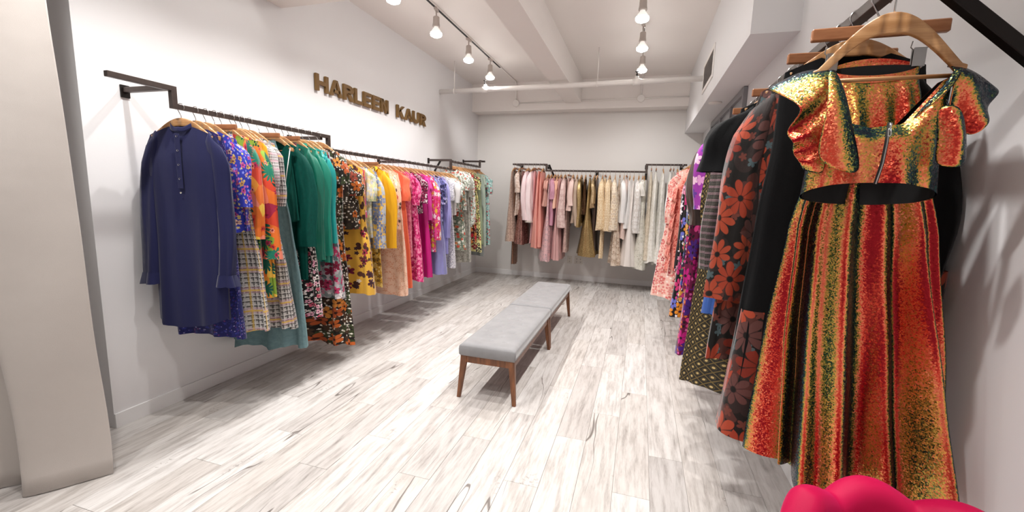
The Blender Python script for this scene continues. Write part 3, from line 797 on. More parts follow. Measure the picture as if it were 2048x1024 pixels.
rail('clothes_rail', 'stepped dark steel clothes rail on the back wall holding pale garments', [
    ('rail_bar', (-2.27, yr, 2.105), (-1.66, yr, 2.105), BR), ('drop_bar', (-1.645, yr, 1.985), (-1.645, yr, 2.12), BR+.001),
    ('rail_bar', (-1.63, yr, 2.0), (.035, yr, 2.0), BR), ('drop_bar', (.05, yr, 1.985), (.05, yr, 2.133), BR+.001),
    ('rail_bar', (.065, yr, 2.118), (.675, yr, 2.118), BR),
    ('arm', (-2.2, yr+.015, 2.1), (-2.2, YB-.012, 2.1), BR), plate_b(-2.2, 2.1),
    ('arm', (-1.68, yr+.015, 2.1), (-1.68, YB-.012, 2.1), BR), plate_b(-1.68, 2.1), ('brace', (-1.60, yr+.0, 2.1), (-1.52, yr+.18, 1.88), .013),
    ('arm', (-.79, yr+.015, 2.0), (-.79, YB-.012, 2.0), BR), plate_b(-.79, 1.99),
    ('arm', (.05, yr+.017, 2.11), (.05, YB-.012, 2.11), BR), plate_b(.05, 2.11), ('brace', (.05, yr+.02, 1.98), (.05, yr+.02, 1.87), .017),
    ('arm', (.62, yr+.015, 2.11), (.62, YB-.012, 2.11), BR), plate_b(.62, 2.11)])
xq = .60
def plate_r(y, z): return ('wall_plate', (XR-.012, y-.025, z-.045), (XR, y+.025, z+.03), 0)
rail('clothes_rail', 'stepped dark steel clothes rail on the bare white wall holding dark garments', [
    ('rail_bar', (xq, 1.15, 2.12), (xq, 2.97, 2.12), .0165), ('drop_bar', (xq, 2.985, 1.985), (xq, 2.985, 2.135), .017),
    ('rail_bar', (xq, 3.0, 2.0), (xq, 6.9, 2.0), BR),
    ('arm', (XR-.012, 1.16, 2.15), (xq, 1.16, 2.15), BR), plate_r(1.16, 2.15),
    ('arm', (XR-.012, 2.95, 2.1), (xq+.015, 2.95, 2.1), BR), plate_r(2.95, 2.1), ('arm', (XR-.012, 4.9, 2.0), (xq+.015, 4.9, 2.0), BR), plate_r(4.9, 2.0),
    ('arm', (XR-.012, 6.88, 2.0), (xq+.015, 6.88, 2.0), BR), plate_r(6.88, 2.0),
    ('brace', (.615, 1.40, 2.158), (XR-.012, 1.40, 1.893), .0155)])

# ================================================================== HANGERS
def hook_mesh(drop=.065, r=.0018):
    """hook: local origin = rail centre; wire passes over the bar"""
    m = MB(); R = .0235; pts = []
    for k in range(13):
        a = lerp(R_(-35), R_(200), k/12)
        pts.append((0, R*math.cos(a), R*math.sin(a)))
    pts.append((0, -R*.7, -R*.75)); pts.append((0, -.004, -.042)); pts.append((0, 0, -.05)); pts.append((0, 0, -drop-.01))
    m.tube(pts, r, 6); return m.mesh('hook', M['chrome'], True)
HOOK = hook_mesh()
# note: hook lies in the local YZ plane = across a rail that runs along local X; garments hang with shoulders along local X,
# so the hook plane must be turned: rails run along local Y.
def hook_mesh2(drop=.065, r=.0023):
    m = MB(); R = .0235; pts = []
    for k in range(13):
        a = lerp(R_(-35), R_(200), k/12)
        pts.append((R*math.cos(a), 0, R*math.sin(a)))
    pts += [(-R*.7, 0, -R*.75), (-.004, 0, -.042), (0, 0, -.05), (0, 0, -drop-.01)]
    m.tube(pts, r, 6); return m.mesh('hook', M['chrome'], True)
HOOK = hook_mesh2()
HOOKBIG = hook_mesh2(.065, .0026)
def shoulder_bar(hw=.2, top=-.062, drop=.105, th=.007, arch=.05):
    """flat wooden arch"""
    n = 28; up = []; lo = []
    for i in range(n+1):
        u = -1 + 2*i/n; x = u*hw; a = abs(u)
        zt = top - drop*(1-math.cos(min(1, a*1.05)*PI*.62))/(1-math.cos(.62*PI)) if a > .0 else top
        wdt = lerp(arch, .028, min(1, a*1.25))
        up.append((x, zt)); lo.append((x*.985, zt - wdt if a > .08 else top-arch))
    poly = lo + up[::-1]
    m = MB()
    # triangulation-safe: build as strips
    for i in range(n):
        m.prism([lo[i], lo[i+1], up[i+1], up[i]], -th, th)
    me = m.mesh('shoulder_bar', M['hanger'])
    import bmesh
    bm = bmesh.new(); bm.from_mesh(me); bmesh.ops.remove_doubles(bm, verts=bm.verts, dist=1e-5)
    # drop the inner walls
    kill = []
    seen = {}
    for f in bm.faces:
        k = tuple(sorted(v.index for v in f.verts)); seen.setdefault(k, []).append(f)
    for k, l in seen.items():
        if len(l) > 1: kill += l
    bmesh.ops.delete(bm, geom=kill, context='FACES_ONLY')
    bmesh.ops.recalc_face_normals(bm, faces=bm.faces)
    ed = [e for e in bm.edges if len(e.link_faces) == 2 and e.calc_face_angle(0) > R_(60)]
    bmesh.ops.bevel(bm, geom=ed, offset=.003, segments=2, affect='EDGES', profile=.5)
    for f in bm.faces: f.smooth = True
    bm.to_mesh(me); bm.free()
    return me
def rod_mesh(hw, z, r=.0045):
    m = MB(); m.tube([(-hw*.93, 0, z), (hw*.93, 0, z)], r, 8); return m.mesh('trouser_rod', M['hanger'], True)
def clipbar_mesh(hw=.165, mat='hangerdk'):
    m = MB(); m.box(-hw, hw, -.008, .008, -.098, -.065, .003); return m.mesh('clip_bar', M[mat])
def clip_mesh():
    m = MB(); m.tube([(-.013, 0, -.095), (-.015, 0, -.108), (-.006, 0, -.118), (.006, 0, -.118), (.015, 0, -.108), (.013, 0, -.095)], .0012, 5)
    m.box(-.011, .011, -.006, -.003, -.15, -.11, .001); m.box(-.011, .011, .003, .006, -.15, -.11, .001); return m.mesh('clip', M['clip'])
CLIP = clip_mesh()
SB = {}
def make_hanger(kind, hw, loc, rz, label, group):
    e = empty('wooden_hanger', loc, (0, 0, rz)); tag(e, label, 'hanger', group)
    link(bpy.data.objects.new('hook', HOOKBIG if hw in (.155,) else HOOK), e)
    k = (kind, round(hw, 3))
    if kind == 'clip':
        if k not in SB: SB[k] = clipbar_mesh(hw)
        link(bpy.data.objects.new('clip_bar', SB[k]), e)
        for s in (-1, 1):
            c = bpy.data.objects.new('clip', CLIP); c.location = (s*hw*.68, 0, 0); link(c, e)
    else:
        if k not in SB: SB[k] = shoulder_bar(hw, drop=.105*hw/.2)
        link(bpy.data.objects.new('shoulder_bar', SB[k]), e)
        if kind == 'rod':
            k2 = ('rodm', round(hw, 3))
            if k2 not in SB: SB[k2] = rod_mesh(hw, -.065-.105*hw/.2-.018)
            link(bpy.data.objects.new('trouser_rod', SB[k2]), e)
    return e

# ================================================================== GARMENTS
NT_, NL = 44, 22
TS = [0, .012, .03, .055, .09, .13, .175, .22, .27, .32, .37, .42, .47, .52, .57, .62, .67, .72, .78, .84, .9, .95, 1.0]
def garment_body(name, parent, mat, seed, zt, slope, L, wtop, wchest, wwaist, whem, dep, dhem, neck_w=.075, neck_d=.05, back_d=.0, npow=2,
                 rip=.012, k=5, hemcurve=0.0, skew=0.0, inset=0.0, wavy=0.0, zt1=None, nn=NT_):
    """closed tube: zt = z of neck at centre, L = hem z (local, negative)"""
    rg = random.Random(seed)
    ph = [rg.uniform(0, 6.28) for _ in range(5)]
    k2 = k*2+1+rg.randint(0, 2)
    lean = rg.uniform(-.015, .015); leany = rg.uniform(-.012, .012)
    W = [(0, wtop), (.06, lerp(wtop, wchest, .8)), (.18, wchest), (.38, wwaist), (.7, lerp(wwaist, whem, .62)), (1, whem)]
    D = [(0, .011), (.05, dep*.6), (.16, dep), (.4, dep*.95), (.75, lerp(dep, dhem, .6)), (1, dhem)]
    perim = 2*(wchest+whem)
    def pt(u, j):
        t = TS[j]; th = 2*PI*u; c, s = math.cos(th), math.sin(th)
        w = prof(W, t) - inset; d = max(.004, prof(D, t) - inset*.5)
        am = rip*(t**1.3)*1.6 + rip*.15
        fold = am*(.62*math.cos(k*th+ph[0]+t*1.5*math.sin(ph[3])) + .38*math.cos(k2*th+ph[1]-t*1.2))
        xx = w*math.copysign(abs(c)**.82, c); yy = d*math.copysign(abs(s)**.9, s)
        nx, ny = c*d, s*w; nl = math.hypot(nx, ny)+1e-6; nx /= nl; ny /= nl
        sc = min(1.0, t*8)
        xx += nx*fold*.8*sc; yy += ny*fold*1.15*sc
        xx += lean*t + skew*t; yy += leany*t + .008*math.sin(t*5+ph[2])*t
        ax = min(abs(xx), wtop)
        ztop = zt - slope*(ax/wtop)**1.15*wtop
        if abs(xx) < neck_w:
            q = 1-(abs(xx)/neck_w)**npow
            ztop -= (neck_d if s < 0.0 else back_d)*q*min(1, abs(s)*4)
        zh = L + hemcurve*abs(c)**2 + wavy*math.cos(k*th+ph[0]) + .01*math.sin(2*th+ph[4])
        z = ztop + (zh-ztop)*t
        return (xx, yy, z)
    m = MB()
    nl = len(TS)-1
    m.grid(lambda u, v: pt(u, round(v*nl)), nn, nl, True, lambda u, v: ((u if u < .5 else 1-u)*perim if False else abs(u-.5)*perim, pt(u, round(v*nl))[2]))
    return m.build(name, mat, parent, True)
def sleeve(parent, mat, seed, side, x0, ztop, length, w0, w1, d0, d1, out=.03, bend=0.0, puff=0.0, name='sleeve', cuff=None, rip=.009, hemslant=0.0):
    rg = random.Random(seed*7+side)
    ph = rg.uniform(0, 6.28); ph2 = rg.uniform(0, 6.28)
    n, N = 18, 16
    def pt(u, v):
        t = v; th = 2*PI*u; c, s = math.cos(th), math.sin(th)
        w = prof([(0, .012), (.07, w0*.75), (.2, w0), (.6, lerp(w0, w1, .6)), (1, w1)], t) + puff*math.sin(PI*min(1, t*1.1))
        d = prof([(0, .010), (.07, d0*.8), (.2, d0), (1, d1)], t) + puff*.6*math.sin(PI*t)
        f = rip*math.cos(5*th+ph+3*t)*min(1, t*4) + rip*.6*math.sin(9*th+ph2)*t
        cx = side*(x0 - .012 + out*math.sin(min(1, t*1.3)*PI/2) - (w0*.45)*(1-min(1, t*6)) * .5 + .006*math.sin(t*9+ph))
        cy = -bend*t*t + .008*math.sin(t*6+ph2)
        z = ztop + .0 - length*t + (c*side)*(-.35*w0*(1-min(1, t*3.5))) + hemslant*c*side*t
        return (cx + (w+f)*c, cy + (d+f)*s, z)
    m = MB(); m.grid(pt, n, N, True, lambda u, v: (abs(u-.5)*.5+side*1.1, -v*length+.2))
    b = len(m.v)
    m.f.append(tuple(range(n))[::-1])
    o = m.build(name, mat, parent, True)
    if cuff:
        def cp(u, v):
            p = Vector(pt(u, 1.0)); cpt = Vector(((pt(0, 1)[0]+pt(.5, 1)[0])/2, (pt(.25, 1)[1]+pt(.75, 1)[1])/2, p.z))
            return cpt + (p-cpt)*(1.05 + .12*v*cuff[1]) + Vector((0, 0, .012 - v*cuff[0]))
        m = MB(); m.grid(cp, n, 3, True, lambda u, v: (abs(u-.5)*.5, -v*cuff[0])); m.build('cuff', cuff[2], o, True)
    return o
def ruffle(parent, mat, seed, p0, p1, drop, out, nwave=5, amp=.012, name='ruffle', side=1, n=40):
    """flounce hanging from line p0->p1"""
    rg = random.Random(seed); ph = rg.uniform(0, 6)
    p0, p1 = Vector(p0), Vector(p1); d = p1-p0; nrm = Vector((-d.y, d.x, 0)).normalized()*side if d.xy.length > 1e-5 else Vector((0, -1, 0))
    def f(u, v):
        p = p0 + d*u + Vector((0, 0, -drop*v*(1-.15*math.cos(2*PI*u*nwave+ph)))) + nrm*(out*v**.7 + amp*v*math.sin(2*PI*u*nwave+ph))
        return p
    m = MB(); m.grid(f, n, 6, False, lambda u, v: (u*d.length*2, -v*drop))
    o = m.build(name, mat, parent, True)
    md = o.modifiers.new('thick', 'SOLIDIFY'); md.thickness = .003
    return o
def collar(parent, mat, zt, w=.075, h=.035, nd=.05, slope=.3, name='collar'):
    def f(u, v):
        th = 2*PI*u; c, s = math.cos(th), math.sin(th)
        x = w*1.02*c; y = (.028)*s
        z = zt - slope*abs(x) - (nd*(1-(abs(x)/(w*1.05))**2) if s < 0 else 0)*.9
        return (x*(1-.06*v), y*(1-.1*v)-.004*(s < 0), z - .006 + h*v)
    m = MB(); m.grid(f, 32, 3, True, lambda u, v: (u*.5, v*h))
    o = m.build(name, mat, parent, True); md = o.modifiers.new('thick', 'SOLIDIFY'); md.thickness = .003
    return o
def fold_collar(parent, mat, zt, w=.07, nd=.07, name='collar'):
    """pointed shirt collar: two wings"""
    m = MB()
    for s in (-1, 1):
        vs = [(s*w, .01, zt+.01), (s*w*.2, -.04, zt-nd*.9), (s*(w+.012), -.052, zt-nd-.02), (s*(w+.035), -.02, zt-.03), (s*w, -.022, zt-.01)]
        m.add(vs, [(0, 1, 2), (0, 2, 3)] if s > 0 else [(0, 2, 1), (0, 3, 2)])
    o = m.build(name, mat, parent, False); md = o.modifiers.new('thick', 'SOLIDIFY'); md.thickness = .003; md.offset = 0
    return o
CATS = {'dress': 'dress', 'gown': 'dress', 'shirt': 'shirt', 'blouse': 'blouse', 'top': 'top', 'jacket': 'jacket', 'skirt': 'skirt', 'trousers': 'trousers', 'kaftan': 'kaftan', 'tunic': 'tunic', 'coat': 'coat', 'vest': 'vest'}
SEED = [100]
def garment(kind, short, mat, pos, L, sl=None, hw=.2, chest=.23, waist=None, hem=.26, dep=.03, dhem=None, rip=.016, k=5, rail='l', rot=0.0,
            neck=(.075, .05), col=None, buttons=0, hang='wood', smat=None, hemcurve=0, label=None, wavy=0, zoff=0, extra=None, cuff=None, hl=None, out=.035, sw=(.062, .05), sd=(.032, .03), puff=0, bend=.02, hemslant=0, off=0.0):
    SEED[0] += 1; seed = SEED[0]; rg = random.Random(seed)
    mt = FAB[mat]; sm_ = FAB[smat] if smat else mt
    railname = {'l': 'on the sign wall rail', 'b': 'on the back wall rail', 'r': 'on the bare wall rail'}[rail]
    if rail == 'l':
        zr = 2.02 if (pos < 3.29 or pos > 5.89) else 1.905
        loc = (xr+off, pos, zr); rz = R_(rot) + rg.uniform(-.05, .05)
    elif rail == 'b':
        zr = 2.105 if pos < -1.65 else (2.0 if pos < .05 else 2.118)
        loc = (pos, yr, zr); rz = PI/2 + R_(rot) + rg.uniform(-.05, .05)
    else:
        zr = 2.12 if pos < 2.98 else 2.0
        loc = (xq+off, pos, zr); rz = R_(rot) + rg.uniform(-.04, .04)
    loc = (loc[0], loc[1], loc[2]+zoff)
    dhem = dhem or dep*1.35
    if rail == 'b': dep *= 1.12; dhem *= 1.3; sd = (sd[0]*1.1, sd[1]*1.2)
    waist = waist or lerp(chest, hem, .35)
    Lz = L - loc[2]
    e = empty(kind if kind != 'gown' else 'dress', loc, (0, 0, rz))
    lb = label or f'{short} {railname}'
    gname = {'l': 'bright garments on the sign wall rail', 'b': 'pale garments on the back wall rail', 'r': 'dark garments on the bare wall rail'}[rail]
    tag(e, lb, CATS.get(kind, kind), gname)
    skirt = hang == 'clip'
    if skirt:
        zt = -.125; w0 = min(hem*.62, hw*.78); nm = 'trouser_legs' if kind == 'trousers' else 'skirt_body'
        if kind == 'trousers':
            for s in (-1, 1):
                garment_leg(e, mt, seed+s, s, zt, Lz, w0, hem)
        else:
            garment_body(nm, e, mt, seed, zt, .02, Lz, w0, lerp(w0, hem, .2), lerp(w0, hem, .5), hem, dep, dhem, .01, 0, rip=rip, k=k, wavy=wavy, hemcurve=hemcurve)
        m = MB(); m.grid(lambda u, v: ((w0+.003)*math.cos(2*PI*u), .016*math.sin(2*PI*u), zt+.004-v*.032), 28, 2, True, lambda u, v: (u*.5, v*.03)); m.build('waistband', mt, e, True)
    else:
        zt = -.06-.05*hw/.2 + .018; slope = .36
        garment_body('body', e, mt, seed, zt, slope, Lz, hw+.012, chest, waist, hem, dep, dhem, neck[0], neck[1], rip=rip, k=k, wavy=wavy, hemcurve=hemcurve)
        if sl:
            ztip = zt - slope*(hw+.012) + .003
            for s in (-1, 1):
                ll = max(.06, (loc[2]+ztip) - sl)
                sleeve(e, sm_, seed, s, hw+.012, ztip, ll, sw[0], sw[1], sd[0], sd[1], out=out, bend=bend, puff=puff, cuff=cuff, hemslant=hemslant)
        if col == 'band': collar(e, mt, zt, neck[0], .03, neck[1])
        if col == 'fold': fold_collar(e, sm_, zt, neck[0], neck[1])
        if col == 'ruff':
            for s in (-1, 1): ruffle(e, sm_, seed+s, (s*.05, -.03, zt-.04), (s*(hw+.03), -.02, zt-.11), .10, .02, 4, .014, side=-s)
        if col == 'cap':
            for s in (-1, 1): ruffle(e, sm_, seed+s, (s*(hw-.02), -.035, zt-.09), (s*(hw-.02), .035, zt-.09), .15, .05, 2, .01, 'cap_sleeve', side=-s)
        if buttons:
            m = MB(); m.lathe([(.0, -.003), (.005, -.003), (.006, 0)], 10, Matrix.Rotation(PI/2, 4, 'X'), cap0=False, cap1=False); bme = m.mesh('button', M['btn'])
            for i in range(buttons):
                b = bpy.data.objects.new('button', bme); b.location = (0, -dep-.012, zt-neck[1]-.03-i*.085); link(b, e)
        if extra: extra(e, mt, zt, Lz, seed)
    hlab = hl or f'wooden {"clip bar" if skirt else "shoulder"} hanger holding the {short}'
    if len(hlab.split()) + len(railname.split()) <= 16: hlab += ' ' + railname
    make_hanger('clip' if skirt else ('rod' if hang == 'rod' else 'wood'), hw, loc, rz, hlab, 'wooden hangers '+railname)
    return e
def garment_leg(e, mt, seed, s, zt, Lz, w0, hem):
    garment_body('trouser_leg', e, mt, seed, zt, 0, Lz, w0*.52, w0*.55, w0*.55, hem*.42, .022, .03, .01, 0, rip=.006, k=3, skew=0).location = (s*w0*.5, 0, 0)

G = garment
# ---------------- left rail (sign wall), near to far
def placket(e, mt, zt, Lz, seed):
    m = MB(); m.box(-.016, .016, -.046, -.041, zt-.40, zt-.07, .002); m.build('placket', mt, e)
G('shirt', 'plain navy shirt dress with pearl buttons', 'navy', 1.995, .645, sl=.98, hw=.2, chest=.25, waist=.235, hem=.235, dep=.036, dhem=.055, rot=13, neck=(.07, .055), col='band', buttons=5,
  hemcurve=.05, rip=.012, k=4, cuff=(.075, 3.2, FAB['navy']), sw=(.07, .05), out=.045, extra=placket)
G('dress', 'sparkling navy sleeveless dress behind the shirt dress', 'navysparkle', 2.085, .55, hw=.19, chest=.22, hem=.27, dep=.022, rot=6)
G('top', 'royal blue floral short-sleeve top', 'bluefloral', 2.15, 1.25, sl=1.42, hw=.2, chest=.22, hem=.24, dep=.024, rot=6, sw=(.075, .07))
G('skirt', 'grey plaid skirt with turquoise lining hem', 'plaid', 2.21, .56, hang='clip', hw=.165, hem=.34, dep=.03, dhem=.05, rip=.02, k=7,
  rot=4)
G('kaftan', 'green and orange tropical leaf kaftan', 'kaftan', 2.26, .95, sl=1.2, hw=.19, chest=.22, hem=.25, dep=.024, sw=(.06, .07), rot=5)
G('dress', 'orange tropical print long-sleeve dress', 'tropical', 2.335, .78, sl=1.10, hw=.2, chest=.23, hem=.26, dep=.03, sw=(.065, .085), rot=8, cuff=(.06, .6, FAB['tropical']), out=.04)
G('vest', 'mustard yellow sleeveless vest', 'mustard', 2.375, 1.45, hw=.2, chest=.24, hem=.24, dep=.022, rot=6)
G('jacket', 'grey and pink tweed jacket', 'tweed', 2.415, 1.38, sl=1.5, hw=.19, chest=.22, hem=.23, dep=.026, sw=(.06, .06), rot=8, col='band')
G('dress', 'long frayed plaid tweed dress with yellow checks', 'plaid', 2.475, .50, sl=1.42, hw=.18, chest=.21, waist=.19, hem=.29, dep=.03, dhem=.07, rip=.03, k=5, rot=10, sw=(.055, .05), wavy=.01)
G('skirt', 'long shimmering blue-grey velvet skirt', 'shimmer', 2.585, .31, hang='clip', hw=.165, hem=.31, dep=.03, dhem=.075, rip=.03, k=6, wavy=.012, rot=6, off=-.03)
def strap(e, mt, zt, Lz, seed):
    m = MB(); m.tube([(.19, -.03, zt-.08), (.17, -.05, zt-.25), (.15, -.045, zt-.34)], .0035, 5, flat=.5); m.build('strap', FAB['white'], e, True)
G('top', 'strappy dark green top with hanging white strap', 'darkteal', 2.64, 1.3, hw=.2, chest=.17, hem=.2, dep=.02, neck=(.14, .16), hang='rod', extra=strap, rot=8)
G('dress', 'dark teal velvet long-sleeve dress', 'darkteal', 2.71, .84, sl=1.10, hw=.2, chest=.23, hem=.24, dep=.03, sw=(.07, .075), rot=10, neck=(.09, .05), out=.04)
G('skirt', 'black skirt with tiny pink and white flowers', 'blackpink', 2.78, .52, hang='clip', hw=.165, hem=.31, dep=.03, dhem=.06, rip=.025, k=6, wavy=.012)
G('shirt', 'emerald green satin shirt', 'emerald', 2.84, .88, sl=1.03, hw=.2, chest=.23, hem=.23, dep=.026, sw=(.062, .055), rot=8, cuff=(.06, .4, FAB['emerald']))
G('shirt', 'lighter emerald satin shirt with buttoned cuffs', 'emerald2', 2.91, .95, sl=1.05, hw=.2, chest=.23, hem=.23, dep=.026, sw=(.062, .055), rot=8, cuff=(.06, .4, FAB['emerald2']), col='fold')
G('blouse', 'glossy turquoise satin blouse', 'turquoise', 2.985, .93, sl=1.1, hw=.195, chest=.23, hem=.24, dep=.03, sw=(.06, .06), rot=6, col='ruff')
G('dress', 'pink and grey painterly floral dress', 'pinkgrey', 3.06, .60, hw=.19, chest=.22, hem=.29, dep=.025, dhem=.05, rip=.022)
G('dress', 'floor-length black dress with orange blossoms', 'darkfloral', 3.14, .17, sl=1.6, hw=.19, chest=.22, waist=.21, hem=.29, dep=.032, dhem=.085, rip=.03, k=6, rot=4, wavy=.01, sw=(.06, .075), out=.03, off=.02)
G('top', 'black and orange floral top with puffed shoulders', 'darkfloral2', 3.34, 1.2, sl=1.5, hw=.19, chest=.22, hem=.24, dep=.032, sw=(.07, .07), rot=6, puff=.012)
G('dress', 'golden yellow A-line dress with plum flowers', 'yellowplum', 3.455, .56, hw=.18, chest=.21, waist=.22, hem=.32, dep=.04, dhem=.10, rip=.022, k=5, rot=4, off=.03)
G('top', 'small magenta and orange sleeveless top', 'pinkmix', 3.53, 1.3, hw=.2, chest=.21, hem=.22, dep=.02)
G('blouse', 'pale yellow blouse with faint leaves', 'palegold', 3.60, 1.1, sl=1.45, hw=.19, chest=.22, hem=.23, dep=.026, sw=(.06, .06))
G('jacket', 'gold jacket with silver-blue flowers', 'goldblue', 3.69, .98, sl=.98, hw=.2, chest=.23, hem=.23, dep=.034, sw=(.075, .07), out=.04, rot=6)
G('trousers', 'ochre printed wide trousers', 'goldtrouser', 3.80, .56, hang='clip', hw=.165, hem=.34)
G('shirt', 'bright sunflower-yellow long-sleeve shirt', 'brightyellow', 3.885, 1.02, sl=.96, hw=.2, chest=.23, hem=.24, dep=.03, sw=(.065, .06), out=.045, col='fold', rot=6)
G('blouse', 'peach blouse with scattered dark blossoms', 'peachfloral', 4.01, 1.1, sl=1.15, hw=.19, chest=.22, hem=.24, dep=.03, sw=(.062, .07), puff=.01, col='band')
G('dress', 'long peach lace dress with textured petals', 'peachlace', 4.125, .41, hw=.19, chest=.22, hem=.33, dep=.034, dhem=.06, rip=.014, wavy=.006, col='cap')
G('dress', 'long coral velvet dress', 'coral', 4.24, .46, hw=.18, chest=.2, hem=.28, dep=.03, dhem=.05, sl=1.45, sw=(.06, .06))
G('dress', 'pink lace cocktail dress with cap sleeves', 'pinklace', 4.34, .82, hw=.19, chest=.22, hem=.25, dep=.028, col='cap')
G('dress', 'hot pink patterned midi dress', 'hotpink', 4.46, .50, sl=1.4, hw=.19, chest=.22, hem=.33, dep=.034, dhem=.06, rip=.014, sw=(.06, .06))
G('blouse', 'dark plum blouse with white sprigs', 'plum', 4.60, 1.3, sl=1.42, hw=.2, chest=.22, hem=.23, dep=.03, sw=(.065, .06), rot=5)
G('dress', 'floor-length magenta satin dress', 'magenta', 4.71, .50, hw=.19, chest=.21, hem=.33, dep=.036, dhem=.065, rip=.024)
G('blouse', 'fuchsia blouse with fluttering shoulder frills', 'fuchsia', 4.83, 1.2, hw=.2, chest=.22, hem=.24, dep=.028, col='cap')
G('dress', 'pink, white and yellow printed long-sleeve dress', 'pinkmulti', 4.92, .80, sl=.95, hw=.2, chest=.22, hem=.26, dep=.03, sw=(.06, .06), out=.05, rot=5)
G('dress', 'periwinkle ruffled maxi dress', 'periwinkle', 5.05, .49, hw=.2, chest=.22, hem=.33, dep=.034, dhem=.06, rip=.022, col='cap')
G('blouse', 'dark blue-lilac printed blouse', 'lilacprint', 5.17, .85, sl=1.4, hw=.19, chest=.22, hem=.25, dep=.03)
G('shirt', 'pale lilac long-sleeve shirt dress', 'periwinkle2', 5.28, .72, sl=.95, hw=.2, chest=.23, hem=.26, dep=.032, out=.045)
G('dress', 'white midi dress with fine grey sprigs', 'whitegrey', 5.43, .52, sl=1.45, hw=.19, chest=.22, hem=.32, dep=.034, dhem=.06)
G('top', 'white top with gathered puff sleeves', 'white', 5.56, 1.25, sl=1.42, hw=.2, chest=.22, hem=.23, dep=.03, puff=.025, out=.05, sw=(.06, .045))
G('blouse', 'off-white cotton blouse with soft short sleeves', 'whiteflower', 5.68, 1.3, sl=1.5, hw=.2, chest=.22, hem=.24, dep=.03, puff=.015)
G('dress', 'grey-green dress with small coral flowers', 'greygreen', 5.79, .72, sl=1.35, hw=.19, chest=.22, hem=.28, dep=.034, dhem=.055)
G('blouse', 'white short-sleeve blouse with green twigs', 'whiteflower', 5.95, 1.3, sl=1.6, hw=.2, chest=.22, hem=.24, dep=.03, puff=.012)
G('dress', 'long grey lace dress', 'greylace', 6.05, .50, sl=1.5, hw=.19, chest=.21, hem=.28, dep=.032, dhem=.05)
G('blouse', 'white long-sleeve blouse strewn with leaves', 'whiteflower', 6.17, 1.05, sl=1.08, hw=.2, chest=.22, hem=.24, dep=.03, out=.04)
G('dress', 'maroon and orange flowered dress', 'maroonfloral', 6.28, .78, hw=.19, chest=.21, hem=.25, dep=.03)
G('dress', 'cream yellow dress with bold dark flowers', 'creamfloral', 6.42, .62, sl=1.62, hw=.19, chest=.22, hem=.33, dep=.04, dhem=.07)
G('dress', 'plain sage green dress', 'sage', 6.57, .72, hw=.19, chest=.21, hem=.27, dep=.032)
G('skirt', 'slate grey clip-hung skirt', 'greyslate', 6.68, .52, hang='clip', hw=.165, hem=.28, dep=.03)
G('dress', 'pale mint sleeveless dress', 'mint', 6.79, .68, hw=.2, chest=.22, hem=.26, dep=.032, col='cap')
G('dress', 'aqua floral short-sleeve dress at the corner', 'aquafloral', 6.93, .68, sl=1.55, hw=.2, chest=.22, hem=.26, dep=.036, puff=.01, out=.04)

# ---------------- back rail, from the corner onwards
B = lambda *a, **k: G(*a, rail='b', **k)
B('tunic', 'rose beige sequinned lace tunic', 'rosesequin', -2.24, .72, hw=.18, chest=.21, hem=.3, dep=.03, dhem=.085, rip=.012)
B('trousers', 'brown sequinned wide trousers', 'brownsequin', -2.19, .30, hang='clip', hw=.155, hem=.34)
B('blouse', 'cream lace blouse with short sleeves', 'creamlace', -2.13, 1.2, sl=1.6, hw=.19, chest=.21, hem=.22, dep=.025, sd=(.035, .04))
B('skirt', 'dark rose sequinned midi skirt', 'darkrose', -2.05, .68, hang='clip', hw=.155, hem=.26, dep=.03, dhem=.075)
B('blouse', 'palest pink long-sleeve blouse', 'palepink', -1.97, 1.2, sl=1.12, hw=.19, chest=.21, hem=.22, dep=.032, sd=(.04, .045), rot=-8, bend=.06)
B('blouse', 'pale pink long-sleeve blouse with beige cuffs', 'palepink2', -1.88, 1.2, sl=1.10, hw=.19, chest=.21, hem=.22, dep=.034, sd=(.045, .05), rot=-8, cuff=(.03, .2, FAB['beigepants']))
B('trousers', 'pink satin trousers', 'pinksatin', -1.84, .7, hang='clip', hw=.155, hem=.3)
B('skirt', 'long coral pink pleated skirt', 'coralpink', -1.765, .63, hang='clip', hw=.155, hem=.26, dep=.03, dhem=.07, rip=.018, k=8)
B('dress', 'coral pink sleeveless dress', 'coralpink2', -1.70, .66, hw=.18, chest=.2, hem=.24, dep=.026, dhem=.055)
B('top', 'dusty rose ruffled cap top', 'dustyrose', -1.60, 1.38, hw=.19, chest=.2, hem=.22, dep=.028, col='cap', rip=.016)
B('gown', 'long pink ombre lace gown', 'pinkombre', -1.545, .42, hw=.18, chest=.2, hem=.30, dep=.03, dhem=.085, rip=.022, wavy=.015)
B('blouse', 'mauve satin blouse', 'mauve', -1.48, 1.05, hw=.19, chest=.21, hem=.23, dep=.032, dhem=.05, sl=1.5, sd=(.035, .04))
B('top', 'soft peach cape-sleeve top', 'peachsoft', -1.43, 1.35, hw=.2, chest=.22, hem=.25, dep=.026, col='cap', rip=.018)
B('gown', 'rose pleated satin gown', 'rosepleat', -1.375, .45, hw=.18, chest=.2, hem=.27, dep=.026, dhem=.06, rip=.02, k=8)
B('jacket', 'pale rose lace jacket with wide sleeves', 'rosejacket', -1.30, 1.0, sl=1.02, hw=.19, chest=.22, hem=.25, dep=.036, sd=(.04, .06), sw=(.06, .07))
B('trousers', 'rose lace straight trousers', 'roselace', -1.225, .58, hang='clip', hw=.155, hem=.34)
B('top', 'blush capelet top', 'blush', -1.16, 1.32, sl=1.4, hw=.19, chest=.21, hem=.24, dep=.03, sd=(.04, .05))
B('top', 'taupe knit long-sleeve top', 'taupe', -1.09, 1.1, sl=1.06, hw=.19, chest=.2, hem=.21, dep=.026, sd=(.032, .03), bend=.05)
